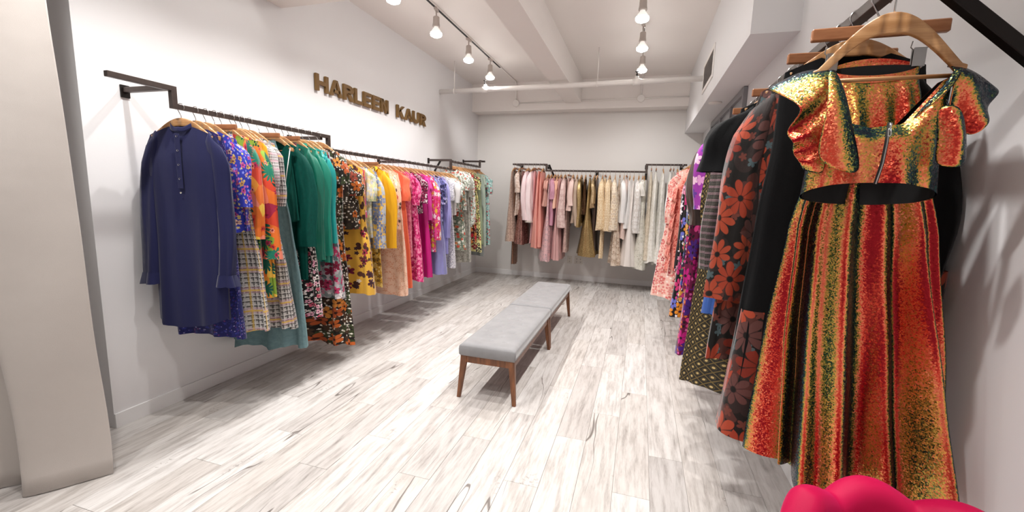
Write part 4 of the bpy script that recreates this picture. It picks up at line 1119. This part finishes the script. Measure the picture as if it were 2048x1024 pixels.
B('top', 'gold sequinned long-sleeve top', 'goldsequin', -1.015, 1.1, sl=1.04, hw=.19, chest=.2, hem=.21, dep=.03, sd=(.034, .026), hang='rod')
B('top', 'dark bronze strap top', 'bronzestrap', -.945, 1.25, hw=.19, chest=.17, hem=.2, dep=.026, neck=(.13, .14), hang='rod')
B('skirt', 'long flared gold sequinned skirt', 'goldskirt', -.865, .55, hang='clip', hw=.155, hem=.32, dep=.035, dhem=.13, rip=.018)
B('top', 'champagne sequinned short-sleeve top', 'champagne', -.79, 1.38, sl=1.45, hw=.18, chest=.19, hem=.2, dep=.024, sd=(.028, .03))
B('dress', 'dark brown slim dress behind the champagne top', 'darkbrown', -.745, .62, hw=.18, chest=.19, hem=.2, dep=.02)
B('jacket', 'cream brocade long-sleeve jacket', 'creambrocade', -.655, 1.0, sl=1.03, hw=.19, chest=.22, hem=.25, dep=.04, dhem=.06, sd=(.045, .06))
B('trousers', 'cream brocade wide trousers', 'creambrocade', -.605, .52, hang='clip', hw=.155, hem=.36)
B('jacket', 'warm cream brocade jacket beside the brocade trousers', 'creambrocade2', -.535, 1.02, sl=1.0, hw=.19, chest=.22, hem=.24, dep=.034, sd=(.038, .05))
B('jacket', 'ivory floral brocade jacket', 'ivorybrocade', -.445, 1.0, sl=1.02, hw=.19, chest=.22, hem=.24, dep=.038, dhem=.055, sd=(.042, .06))
B('dress', 'long beige sequinned lace dress', 'beigesequin', -.37, .43, hw=.17, chest=.18, hem=.28, dep=.03, dhem=.08, hang='clip')
B('blouse', 'plain white blouse with tapered sleeves', 'blouse', -.30, 1.15, sl=1.15, hw=.19, chest=.21, hem=.22, dep=.034, sd=(.042, .035))
B('skirt', 'short blush clip-hung skirt', 'blushskirt', -.255, .88, hang='clip', hw=.155, hem=.26, dep=.028)
B('tunic', 'white chiffon tunic with open side', 'blouse', -.205, 1.05, hw=.18, chest=.2, hem=.26, dep=.03, dhem=.05, rip=.018)
B('gown', 'long ivory satin gown', 'ivorysatin', -.14, .43, hw=.18, chest=.2, hem=.34, dep=.035, dhem=.11, rip=.02, neck=(.12, .1))
B('tunic', 'white textured lace tunic', 'whitetexture', -.06, .98, sl=.99, hw=.19, chest=.21, hem=.24, dep=.038, dhem=.06, sd=(.045, .055))
B('top', 'small cream cap-sleeve top', 'whitecap', 0.0, 1.45, sl=1.6, hw=.18, chest=.18, hem=.19, dep=.024, sd=(.03, .034))
B('gown', 'pearl grey gown with swirling embroidery', 'pearlgrey', .026, .40, hw=.17, chest=.19, hem=.32, dep=.035, dhem=.085, rip=.02, neck=(.12, .1))
B('skirt', 'champagne lace skirt', 'champlace', .13, .55, hang='clip', hw=.155, hem=.28, dep=.03, dhem=.07)
B('dress', 'ivory lace A-line dress with scalloped hem', 'ivorylace', .205, .53, hang='clip', hw=.155, hem=.33, dep=.035, dhem=.10, rip=.02, wavy=.015)
B('gown', 'ivory lace gown with layered skirt', 'ivorylace2', .315, .50, hw=.17, chest=.19, hem=.32, dep=.035, dhem=.085, rip=.02, wavy=.015)
B('skirt', 'plain white satin skirt', 'whitesatin', .425, .63, hang='clip', hw=.155, hem=.28, dep=.032, dhem=.065)
B('trousers', 'long beige slim trousers', 'beigepants', .475, .20, hang='clip', hw=.155, hem=.26)
B('dress', 'pale rose slip dress', 'palerose', .535, .60, hw=.18, chest=.19, hem=.24, dep=.028, neck=(.13, .12))
B('dress', 'soft ivory slip dress nearest the rail end', 'paleivory', .61, .45, hw=.18, chest=.19, hem=.26, dep=.03, neck=(.13, .12))

# ---------------- right rail, near to far (after the sequinned pair built below)
Rr = lambda *a, **k: G(*a, rail='r', **k)

# the sequinned pair in front, built by hand
IR = FAB['iridescent']
def PX(px, py, d=0.0):          # front plane of the crop top, metres
    return Vector((.433+(px-1640)*.00108, 1.38-d, 1.905-(py-130)/808.0))
ct = empty('crop_top', (.582, 1.38, 2.12)); tag(ct, 'iridescent orange and green sequinned crop top with frilled shoulders and front zip', 'top', 'dark garments on the bare wall rail')
O = Vector((.582, 1.38, 2.12))
def strip_interp(pts, x):
    if x <= pts[0][0]: return pts[0][1]
    for (a, va), (b, vb) in zip(pts, pts[1:]):
        if x <= b: return va+(vb-va)*(x-a)/(b-a)
    return pts[-1][1]
TOPF = [(.40, 1.885), (.462, 1.895), (.478, 1.775), (.54, 1.757), (.555, 1.752), (.627, 1.76), (.70, 1.865), (.735, 1.885)]
def bodice(name, mat, ins):
    def f(u, v):
        th = 2*PI*u; c, s_ = math.cos(th), math.sin(th)
        hw_ = (.150 - ins) * (1 - .05*math.sin(PI*v)); dd = (prof([(0, .02), (.25, .055), (1, .072)], v) - ins)
        x = .575 + hw_*math.copysign(abs(c)**.85, c); 
        rp = .010*v*math.cos(5*th+1.0) + .006*math.cos(11*th+2)*v
        y = 1.38 + dd*s_ + rp*s_
        zt = strip_interp(TOPF, x); 
        zb = 1.575 + (.034 if s_ < 0 else -.022)*abs(s_)
        return Vector((x, y, zt + (zb-zt)*v)) - O
    m = MB(); m.grid(f, 110, 16, True, lambda u, v: (abs(u-.5)*.9, -v*.3)); return m.build(name, mat, ct, True)
bodice('bodice', IR, 0); bodice('lining', M['lining'], .004)
def sheet(name, rows, parent=ct, mat=IR, th=.003):
    m = MB(); vs = [PX(*q)-O for r in rows for q in r]; w = len(rows[0])
    fs = [(j*w+i, j*w+i+1, (j+1)*w+i+1, (j+1)*w+i) for j in range(len(rows)-1) for i in range(w-1)]
    m.add(vs, fs, [(p.x*.8+p.y, p.z) for p in vs]); o = m.build(name, mat, parent, True)
    a = o.modifiers.new('sub', 'SUBSURF'); a.levels = a.render_levels = 3
    b = o.modifiers.new('thick', 'SOLIDIFY'); b.thickness = th
    return o
sheet('shoulder_frill', [
    [(1652, 122, -.03), (1625, 118, -.04), (1590, 128, -.05), (1545, 150, -.06)],
    [(1655, 126, 0), (1628, 124, .0), (1592, 142, .01), (1534, 160, -.02)],
    [(1662, 138, .02), (1640, 150, .035), (1612, 172, .03), (1568, 188, .03)],
    [(1664, 165, .04), (1645, 185, .055), (1622, 205, .07), (1602, 226, .10)],
    [(1664, 200, .05), (1640, 215, .03), (1612, 240, .03), (1568, 262, .01)],
    [(1664, 240, .06), (1645, 255, .06), (1620, 272, .085), (1588, 288, .085)],
    [(1664, 285, .055), (1645, 292, .05), (1622, 300, .03), (1596, 300, .0)],
    [(1662, 318, .05), (1648, 322, .06), (1630, 328, .07), (1606, 326, .06)],
    [(1662, 350, .05), (1650, 350, .05), (1636, 348, .045), (1622, 342, .02)]])
sheet('front_flap', [
    [(1646, 140, .04), (1654, 140, .045), (1662, 142, .04)],
    [(1640, 200, .09), (1658, 196, .095), (1676, 196, .08)],
    [(1634, 270, .10), (1664, 272, .12), (1696, 268, .085)],
    [(1628, 325, .085), (1675, 352, .125), (1730, 356, .085)]])
sheet('shoulder_frill', [
    [(1905, 128, -.03), (1930, 126, -.05), (1958, 138, -.05), (1988, 160, -.05)],
    [(1902, 132, .0), (1932, 132, -.01), (1965, 150, .0), (2016, 182, -.01)],
    [(1897, 150, .03), (1925, 160, .05), (1948, 185, .03), (1968, 214, .0)],
    [(1892, 180, .04), (1915, 200, .03), (1936, 225, .05), (1962, 255, .07)],
    [(1886, 205, .05), (1900, 230, .02), (1915, 255, .03), (1938, 280, .04)]])
sheet('front_flap', [
    [(1852, 222, .075), (1872, 222, .09), (1888, 228, .09)],
    [(1862, 262, .075), (1885, 262, .115), (1902, 268, .09)],
    [(1866, 300, .075), (1890, 300, .12), (1914, 305, .08)],
    [(1868, 336, .07), (1895, 338, .105), (1922, 334, .07)]])
sheet('twisted_strap', [
    [(1812, 246, .065), (1818, 240, .085), (1826, 232, .07)],
    [(1845, 206, .06), (1853, 206, .09), (1862, 206, .06)],
    [(1878, 172, .045), (1886, 174, .07), (1896, 176, .04)],
    [(1900, 140, .02), (1910, 142, .035), (1920, 146, .01)]])
m = MB()
zp = [PX(1767, 252, .084)-O, PX(1765, 290, .088)-O, PX(1762, 330, .09)-O, PX(1757, 372, .084)-O]
m.tube(zp, .0045, 6, flat=.5); z_ = m.build('zip', M['track'], ct, True)
m = MB(); m.tube([p+Vector((0, -.003, 0)) for p in zp], .0018, 6); m.build('zip_teeth', M['clip'], z_, True)
m = MB(); m.tube([PX(1767, 254, .092)-O, PX(1765, 264, .094)-O], .003, 6)
m.tube([PX(1765, 262, .095)-O, PX(1762, 268, .096)-O, PX(1762, 278, .096)-O, PX(1765, 280, .096)-O, PX(1768, 276, .096)-O, PX(1766, 262, .095)-O], .0014, 6); m.build('zip_pull', M['chrome'], z_, True)
# its hanger
hg = empty('wooden_hanger', (.582, 1.38, 2.12)); tag(hg, 'pale wooden hanger with trouser rod holding the sequinned crop top', 'hanger', 'wooden hangers on the bare wall rail')
link(bpy.data.objects.new('hook', hook_mesh2(.09, .0022)), hg)
link(bpy.data.objects.new('shoulder_bar', shoulder_bar(.165, -.082, .135, .0075, .052)), hg)
m = MB(); m.tube([(-.152, 0, -.243), (.15, 0, -.241)], .0052, 10); m.build('trouser_rod', M['hanger'], hg, True)
# sequinned skirt
sk = empty('skirt', (.60, 1.50, 2.12), (0, 0, R_(-3))); tag(sk, 'long flared iridescent orange and green sequinned skirt behind the crop top', 'skirt', 'dark garments on the bare wall rail')
for nm, mt, ins in (('skirt_body', IR, 0),):
    o = garment_body(nm, sk, mt, 911, -.185, 0, -1.42, .103, .115, .165, .222, 0.05, .105, .12, .022, rip=.055, k=5, inset=ins, nn=180, skew=.08, wavy=.006, back_d=-.03)
m = MB(); m.grid(lambda u, v: (.106*math.cos(2*PI*u), -.003+.016*math.sin(2*PI*u) , -.178-v*.02-(.03 if math.sin(2*PI*u) < 0 else -.012)*abs(math.sin(2*PI*u))), 40, 2, True, lambda u, v: (u*.6, v*.02))
m.build('waistband', IR, sk, True)
m = MB(); m.grid(lambda u, v: (.099*math.cos(2*PI*u), -.002+.011*math.sin(2*PI*u)+.012*v*math.sin(2*PI*u), -.186-v*.12-(.03 if math.sin(2*PI*u) < 0 else -.012)*abs(math.sin(2*PI*u))), 40, 3, True)
m.build('lining', M['lining'], sk, True)
hg = empty('wooden_hanger', (.60, 1.50, 2.12), (0, 0, R_(-3))); tag(hg, 'straight wooden clip bar holding the long sequinned skirt', 'hanger', 'wooden hangers on the bare wall rail')
link(bpy.data.objects.new('hook', HOOKBIG), hg)
m = MB(); m.box(-.158, .158, -.009, .009, -.102, -.068, .003); m.build('clip_bar', M['hangerdk'], hg)
for s_ in (-1, 1):
    c = bpy.data.objects.new('clip', CLIP); c.location = (s_*.1, -.0, 0); c.scale = (1.3, 1.3, 1.25); link(c, hg)

def panel_tube(name, e, mat, z0, z1, w0, w1, d0, d1, rip=.012, k=5, ph=0.0):
    m = MB()
    def f(u, v):
        th = 2*PI*u; c, s_ = math.cos(th), math.sin(th); w_ = lerp(w0, w1, v); d_ = lerp(d0, d1, v)
        q = rip*math.cos(k*th+ph)
        return ((w_+q)*math.copysign(abs(c)**.82, c), (d_+q)*math.copysign(abs(s_)**.9, s_), lerp(z0, z1, v) + (.03*c*c*v))
    m.grid(f, 48, 8, True, lambda u, v: (abs(u-.5)*2*(w0+w1), lerp(z0, z1, v)))
    return m.build(name, mat, e, True)
OB = FAB['orangeblack']
def black_dress_extra(e, mt, zt, Lz, seed):
    panel_tube('hem_panel', e, OB, -.94, Lz-.02, .245, .285, .052, .075)
    # long right sleeve with a flowered cuff
    s_ = sleeve(e, mt, 5, 1, .2, -.195, .60, .07, .062, .04, .036, out=.06, bend=.0)
    m = MB(); m.grid(lambda u, v: (.252+.066*math.cos(2*PI*u), .004+.04*math.sin(2*PI*u), -.76-v*.085), 20, 3, True, lambda u, v: (abs(u-.5)*.5, -v*.1)); m.build('cuff', OB, s_, True)
Rr('skirt', 'dark teal sequinned skirt peeping below the flowered hem', 'tealsequin', 1.735, .66, hang='clip', hw=.155, hem=.21, dep=.03, dhem=.05)
Rr('dress', 'black dress with orange flowered hem panel and cuff', 'black', 1.63, .72, hw=.17, chest=.195, hem=.27, dep=.045, dhem=.07, rip=.012, neck=(.07, .12), extra=black_dress_extra, rot=-4, hang='rod')
Rr('kaftan', 'orange flowered black kaftan with long sleeves', 'orangeblack', 1.82, .92, sl=1.17, hw=.19, chest=.22, hem=.27, dep=.04, dhem=.05, sw=(.065, .075), sd=(.045, .05), out=.055, rot=-6, rip=.02)
def cuffbutton(e, mt, zt, Lz, seed):
    m = MB(); m.lathe([(.0, -.004), (.003, -.0045), (.009, -.004), (.011, 0)], 14, Matrix.Translation((-.30, -.045, -.43)) @ Matrix.Rotation(PI/2, 4, 'X'), cap0=False, cap1=False); m.build('button', M['btn'], e, True)
Rr('shirt', 'black shirt with flared short sleeve and white button', 'blackshirt', 2.10, 1.2, sl=1.68, hw=.2, chest=.22, hem=.24, dep=.034, sw=(.07, .085), sd=(.04, .045), out=.075, rot=-6, extra=cuffbutton)
Rr('skirt', 'short glossy blue satin wrap skirt', 'bluesatin', 2.22, 1.0, hang='clip', hw=.155, hem=.27, dep=.03, dhem=.05)
def tweedbuttons(e, mt, zt, Lz, seed):
    m = MB(); m.lathe([(.0, -.006), (.005, -.005), (.0075, 0)], 12, Matrix.Rotation(PI/2, 4, 'X'), cap0=False, cap1=False); bme = m.mesh('button', M['goldbtn'], True)
    for i in range(4):
        b = bpy.data.objects.new('button', bme); b.location = (-.235, -.05, -.775-i*.026); link(b, e)
Rr('jacket', 'brown tweed jacket with four brass cuff buttons', 'darktweed', 2.36, 1.1, sl=1.2, hw=.19, chest=.21, hem=.24, dep=.036, sw=(.06, .06), sd=(.04, .042), rot=-6, extra=tweedbuttons)
Rr('dress', 'long black dress with gold dot lattice', 'dotlattice', 2.52, .52, sl=1.35, hw=.185, chest=.21, hem=.31, dep=.045, dhem=.11, rip=.012, k=4, rot=-4)
Rr('skirt', 'black clip-hung skirt behind the gold dot dress', 'black', 2.64, .80, hang='clip', hw=.155, hem=.25, dep=.03)
Rr('blouse', 'violet and pink blouse with raised puff shoulder', 'purplepuff', 2.76, 1.1, sl=1.5, hw=.18, chest=.2, hem=.23, dep=.034, puff=.04, zoff=.0, sw=(.06, .055), sd=(.045, .05), out=.05)
Rr('blouse', 'dark brown satin blouse with ruffled shoulder', 'darkruffle', 2.9, 1.1, sl=1.4, hw=.19, chest=.21, hem=.23, dep=.036, col='ruff', puff=.03, sd=(.045, .05), out=.06)
Rr('dress', 'long magenta and violet flowered dress', 'magentafloral', 3.09, .49, sl=.95, hw=.19, chest=.21, hem=.30, dep=.045, dhem=.085, rip=.018)
Rr('dress', 'multicoloured micro-print long-sleeve dress', 'multistripe', 3.30, .80, sl=1.0, hw=.19, chest=.21, hem=.26, dep=.042, sd=(.042, .045))
Rr('dress', 'black dress with orange and pink flowers', 'blackorange', 3.58, .62, sl=1.15, hw=.19, chest=.21, hem=.31, dep=.045, dhem=.09, rip=.018, sd=(.045, .05))
Rr('dress', 'black long-sleeve dress with white blossoms', 'blackwhite', 3.85, .95, sl=.97, hw=.19, chest=.21, hem=.27, dep=.045, sd=(.045, .055))
Rr('skirt', 'dusky magenta clip-hung skirt', 'plum', 4.06, .8, hang='clip', hw=.165, hem=.25, dep=.04)
Rr('skirt', 'rose clip-hung skirt behind the magenta skirt', 'pinksatin', 4.24, .8, hang='clip', hw=.165, hem=.25, dep=.04)
def tiers(e, mt, zt, Lz, seed):
    for i in range(6):
        ruffle(e, FAB['coralruffle'], seed+i, (-.285-.005*i, .045, -.30-.14*i), (-.26-.005*i, -.06, -.30-.14*i), .15, .02, 3, .01, 'ruffle_tier', side=-1, n=24)
Rr('dress', 'coral pink tiered sleeve dress', 'pinkprint', 4.50, .80, sl=.86, hw=.19, chest=.21, hem=.27, dep=.05, sd=(.05, .055), smat='coralruffle', extra=tiers)
Rr('dress', 'long pale pink dress with red leaf print', 'pinkprint', 4.85, .50, off=-.06, sl=1.3, hw=.19, chest=.21, hem=.34, dep=.055, dhem=.12, rip=.025, k=5)
Rr('gown', 'pale rose gown behind the leaf print dress', 'palerose', 5.3, .62, sl=1.3, hw=.19, chest=.21, hem=.28, dep=.05)
Rr('gown', 'ivory gown at the far end', 'paleivory', 5.75, .50, sl=1.3, hw=.19, chest=.21, hem=.30, dep=.055)
Rr('blouse', 'white blouse at the far end', 'blouse', 6.15, .95, sl=1.1, hw=.19, chest=.21, hem=.25, dep=.05)

# ================================================================== BENCHES
def velvet_grey():
    t = NT('grey_velvet'); v = t.obj()
    f = t.noise(v, 7, 5, .65); g = t.noise(v, 260, 2, .6)
    t.set(color=t.mix(f, srgb('#78787A'), srgb('#9E9D9E')), rough=.7, sheen=.5, sheen_rough=.4, spec=.2)
    t.bump(t.math('ADD', f, t.math('MULTIPLY', g, .2)), .2, .004); return t.m
M['velvetgrey'] = velvet_grey()
def make_bench():
    r = empty('tufted_bench', (0, 0, 0))
    W2, L2 = .218, .628; z0, z1 = .337, .435
    tuft = []
    rows = 9
    for j in range(rows):
        yy = -L2+.14 + j*(2*L2-.28)/(rows-1)
        xs = (-.105, .0, .105) if j % 2 == 0 else (-.053, .053)
        for q in xs: tuft.append((q, yy))
    def top(x, y):
        ed = min(W2-abs(x), L2-abs(y))
        z = z1 - .016*(1-min(1, ed/.035))**2.2
        for (a, b) in tuft:
            d = math.hypot(x-a, (y-b))
            z -= .0085*math.exp(-(d/.014)**2) + .0035*math.exp(-(d/.045)**2)
        # diagonal creases between buttons
        return z
    nx, ny = 44, 120; m = MB()
    def f(u, v):
        x = lerp(-W2, W2, u); y = lerp(-L2, L2, v)
        return (x, y, top(x, y))
    m.grid(f, nx, ny)
    def wallr(pts):
        b = len(m.v); n = len(pts)
        for k, (zz, o) in enumerate(((None, 0), (z1-.024, .004), ((z0+z1)/2, .006), (z0+.012, .004), (z0, -.004))):
            for (x, y, zt) in pts:
                nx_, ny_ = (math.copysign(1, x) if abs(abs(x)-W2) < 1e-6 else 0), (math.copysign(1, y) if abs(abs(y)-L2) < 1e-6 else 0)
                m.v.append((x+nx_*o, y+ny_*o, zt if zz is None else zz)); m.uv.append((0, 0))
        for k in range(4):
            for i in range(n): m.f.append((b+k*n+i, b+k*n+(i+1) % n, b+(k+1)*n+(i+1) % n, b+(k+1)*n+i))
        m.f.append(tuple(b+4*n+i for i in range(n)))
    per = [f(i/nx, 0) for i in range(nx)] + [f(1, j/ny) for j in range(ny)] + [f(1-i/nx, 1) for i in range(nx)] + [f(0, 1-j/ny) for j in range(ny)]
    wallr(per)
    c = m.build('cushion', M['velvetgrey'], r, True)
    bm = bmesh.new(); bm.from_mesh(c.data); bmesh.ops.remove_doubles(bm, verts=bm.verts, dist=1e-5); bmesh.ops.recalc_face_normals(bm, faces=bm.faces); bm.to_mesh(c.data); bm.free()
    mb = MB(); mb.lathe([(.0072, -.002), (.0068, .0015), (.004, .0032), (.0, .0038)], 10, cap0=True, cap1=False); bme = mb.mesh('button', M['velvetgrey'], True)
    for (a, b) in tuft:
        o = bpy.data.objects.new('button', bme); o.location = (a, b, top(a, b)); link(o, c)
    m = MB()
    m.box(-W2+.035, W2-.035, -L2+.012, -L2+.034, z0-.055, z0, .002); m.build('end_rail', M['walnut'], r)
    m = MB(); m.box(-W2+.035, W2-.035, L2-.034, L2-.012, z0-.055, z0, .002); m.build('end_rail', M['walnut'], r)
    for s_ in (-1, 1):
        m = MB(); x = s_*(W2-.022); m.box(x-.01, x+.01, -L2+.03, L2-.03, z0-.055, z0, .002); m.build('side_rail', M['walnut'], r)
    for sx in (-1, 1):
        for sy in (-1, 1):
            m = MB(); tx, ty = sx*(W2-.028), sy*(L2-.026); bx, by = sx*(W2+.004), sy*(L2-.004)
            a, b_ = .024, .0145
            vs = []
            for (cx, cy, h, zz) in ((bx, by, b_, 0), (lerp(tx, bx, .05), lerp(ty, by, .05), a, z0-.04), (tx, ty, a, z0)):
                for (dx, dy) in ((-1, -1), (1, -1), (1, 1), (-1, 1)): vs.append((cx+dx*h, cy+dy*h*.85, zz))
            fs = [(3, 2, 1, 0), (8, 9, 10, 11)] + [(k*4+i, k*4+(i+1) % 4, (k+1)*4+(i+1) % 4, (k+1)*4+i) for k in (0, 1) for i in range(4)]
            m.add(vs, fs); o = m.build('leg', M['walnut'], r)
            bv = o.modifiers.new('bevel', 'BEVEL'); bv.width = .004; bv.segments = 2
    return r
b1 = make_bench(); b1.location = (-1.018, 3.475, 0)
tag(b1, 'grey tufted velvet bench on walnut legs, the nearer of the two end to end', 'bench', 'tufted benches in the middle of the floor')
b2 = copy_tree(b1); b2.location = (-1.020, 4.77, 0); b2['label'] = 'grey tufted velvet bench touching the end of the nearer bench, closer to the back wall'

# ================================================================== CURTAIN
def curtain_mat():
    t = NT('greige_curtain'); v = t.obj(); n = t.noise(v, 420, 2, .6); g = t.noise(v, 2.2, 4, .6)
    t.set(color=t.mix(g, srgb('#B7B0AB'), srgb('#C9C2BC')), rough=.6, sheen=.25, spec=.3)
    cre = t.noise(t.mapping(v, (1.5, 1.5, 3)), 1.2, 2, .5)
    t.bump(t.math('ADD', t.math('MULTIPLY', cre, 1.0), t.math('MULTIPLY', n, .05)), .35, .02); return t.m
M['curtain'] = curtain_mat()
def catmull(P, t):
    n = len(P)-1; x = t*n; i = min(int(x), n-1); u = x-i
    g = lambda k: Vector(P[max(0, min(n, k))])
    a, b, c, d = g(i-1), g(i), g(i+1), g(i+2)
    return .5*((2*b) + (c-a)*u + (2*a-5*b+4*c-d)*u*u + (3*b-a-3*c+d)*u**3)
def curtain(name, label, plan, ptop, nu=90):
    r = empty(name, (plan[0][0], plan[0][1], 0)); tag(r, label, 'curtain', 'fitting alcove curtains')
    c0 = Vector((plan[0][0], plan[0][1], 0))
    def f(u, v):
        z = lerp(.006, ZC-.045, v)
        a = catmull(plan, u); b = catmull(ptop, u); k = min(1, v*1.0)
        p = a.lerp(b, k) if len(a) == 2 else a.lerp(b, k)
        fl = math.exp(-v*ZC/.10)*.012
        q = Vector((p.x+fl*(1-u), p.y-fl, z)) + Vector((.004*math.sin(z*7+u*9), .004*math.sin(z*5+u*11), 0))
        return q-c0
    m = MB(); m.grid(f, nu, 40, False, lambda u, v: (u, v*3))
    o = m.build('curtain_cloth', M['curtain'], r, True); md = o.modifiers.new('t', 'SOLIDIFY'); md.thickness = .004
    def h(u, v):
        p = f(u, .0); q = f(u, .06); return p.lerp(q, v) if False else Vector((p.x, p.y, 0)).lerp(Vector((q.x, q.y, 0)), v) + Vector((0, 0, .008+.1*v))
    return r
curtain('curtain', 'greige floor-length curtain edge beside the white wall corner',
        [(-2.628, 1.412), (-2.70, 1.30), (-2.765, 1.205), (-2.815, 1.155), (-2.845, 1.19), (-2.86, 1.28), (-2.80, 1.40)],
        [(-2.70, 1.37), (-2.78, 1.27), (-2.87, 1.19), (-2.97, 1.12), (-3.01, 1.15), (-3.0, 1.26), (-2.9, 1.38)])
curtain('curtain', 'second greige curtain fold in shade behind the front curtain',
        [(-2.935, 1.225), (-3.0, 1.165), (-3.05, 1.12), (-3.12, 1.15), (-3.2, 1.06), (-3.29, 1.1), (-3.4, .98), (-3.5, 1.0)],
        [(-2.96, 1.24), (-3.02, 1.18), (-3.08, 1.14), (-3.14, 1.16), (-3.22, 1.08), (-3.3, 1.1), (-3.4, .98), (-3.5, 1.0)])
m = MB(); m.box(-3.6, -2.6, -.012, .012, ZC-.03, ZC, .003, M=Matrix.Translation((0, 1.2, 0)))
tag(m.build('curtain_track', M['track'], None), 'dark curtain track fixed to the ceiling above the greige curtains', 'curtain track')

# ================================================================== PINK CHAIR
def pink():
    t = NT('pink_velvet'); f = t.noise(t.obj(), 5, 4, .6)
    t.set(color=t.mix(f, srgb('#A20036'), srgb('#C00448')), rough=.6, sheen=.5, sheen_rough=.35, sheen_tint=(*srgb('#FF4FA0'), 1), spec=.2)
    t.bump(t.noise(t.obj(), 300, 2), .1, .002); return t.m
M['pink'] = pink()
ch = empty('shell_chair', (.60, .835, 0)); tag(ch, 'hot pink velvet shell-back chair with scalloped top edge below the sequinned skirt', 'chair')
CC = Vector((.60, .835, 0))
def shell(a, v, off):
    """a angle from -105..105 deg, v height 0..1"""
    ad = math.degrees(a); l = abs(math.cos(math.radians((ad+8)/40*180)))
    fall = max(0, (abs(ad)-48)/57)
    zt = .862 + .034*l - .16*fall
    z = lerp(.30, zt, v)
    rr = off + (.012*l if off > 0 else 0)
    rx, ry = .228+rr+.03*v, .25+rr+.05*v
    return Vector((CC.x+.01+rx*math.sin(a), CC.y+.02+ry*math.cos(a), z))-CC
def shell_back():
    m = MB(); n, k = 120, 16
    prof_ = [(0, .0)]
    def f(u, v):
        a = R_(lerp(-108, 108, u)); th = 2*PI*v
        # closed section: outer face up, round over, inner face down
        t = v
        if t < .4: return shell(a, t/.4*.93, .035)
        if t < .6:
            q = (t-.4)/.2*PI; o = .035*math.cos(q); p = shell(a, .93, o if o > 0 else o); top = shell(a, 1.0, 0)
            return Vector((p.x, p.y, p.z+(top.z-p.z)*math.sin(q)))
        return shell(a, (1-t)/.4*.93, -.035)
    m.grid(f, n, 60, False); o = m.build('shell_back', M['pink'], ch, True)
    for s_ in (0, 1):
        pass
    return o
shell_back()
m = MB()
def seat(u, v):
    th = 2*PI*u; r_ = math.sin(min(1, v*1.0)*PI/2) if False else v
    return (0+.235*v*math.cos(th), -.03+.26*v*math.sin(th), .44+.03*math.cos(v*PI/2)-(.0 if v < 1 else .0))
m.grid(seat, 40, 10, True)
n0 = len(m.v)
m.grid(lambda u, v: (.235*math.cos(2*PI*u)*(1+.02*math.sin(PI*v)), -.03+.26*math.sin(2*PI*u)*(1+.02*math.sin(PI*v)), .44-.14*v), 40, 6, True)
m.build('seat_cushion', M['pink'], ch, True)
m = MB(); m.lathe([(.2, .26), (.23, .27), (.235, .30), (.2, .305)], 40, Matrix.Translation((0, -.02, 0))); m.build('base', M['pink'], ch, True)
for sx in (-1, 1):
    for sy in (-1, 1):
        m = MB(); m.tube([(sx*.15, -.02+sy*.17, .27), (sx*.19, -.02+sy*.21, 0)], [.018, .010], 12); m.build('leg', M['goldbtn'], ch, True)
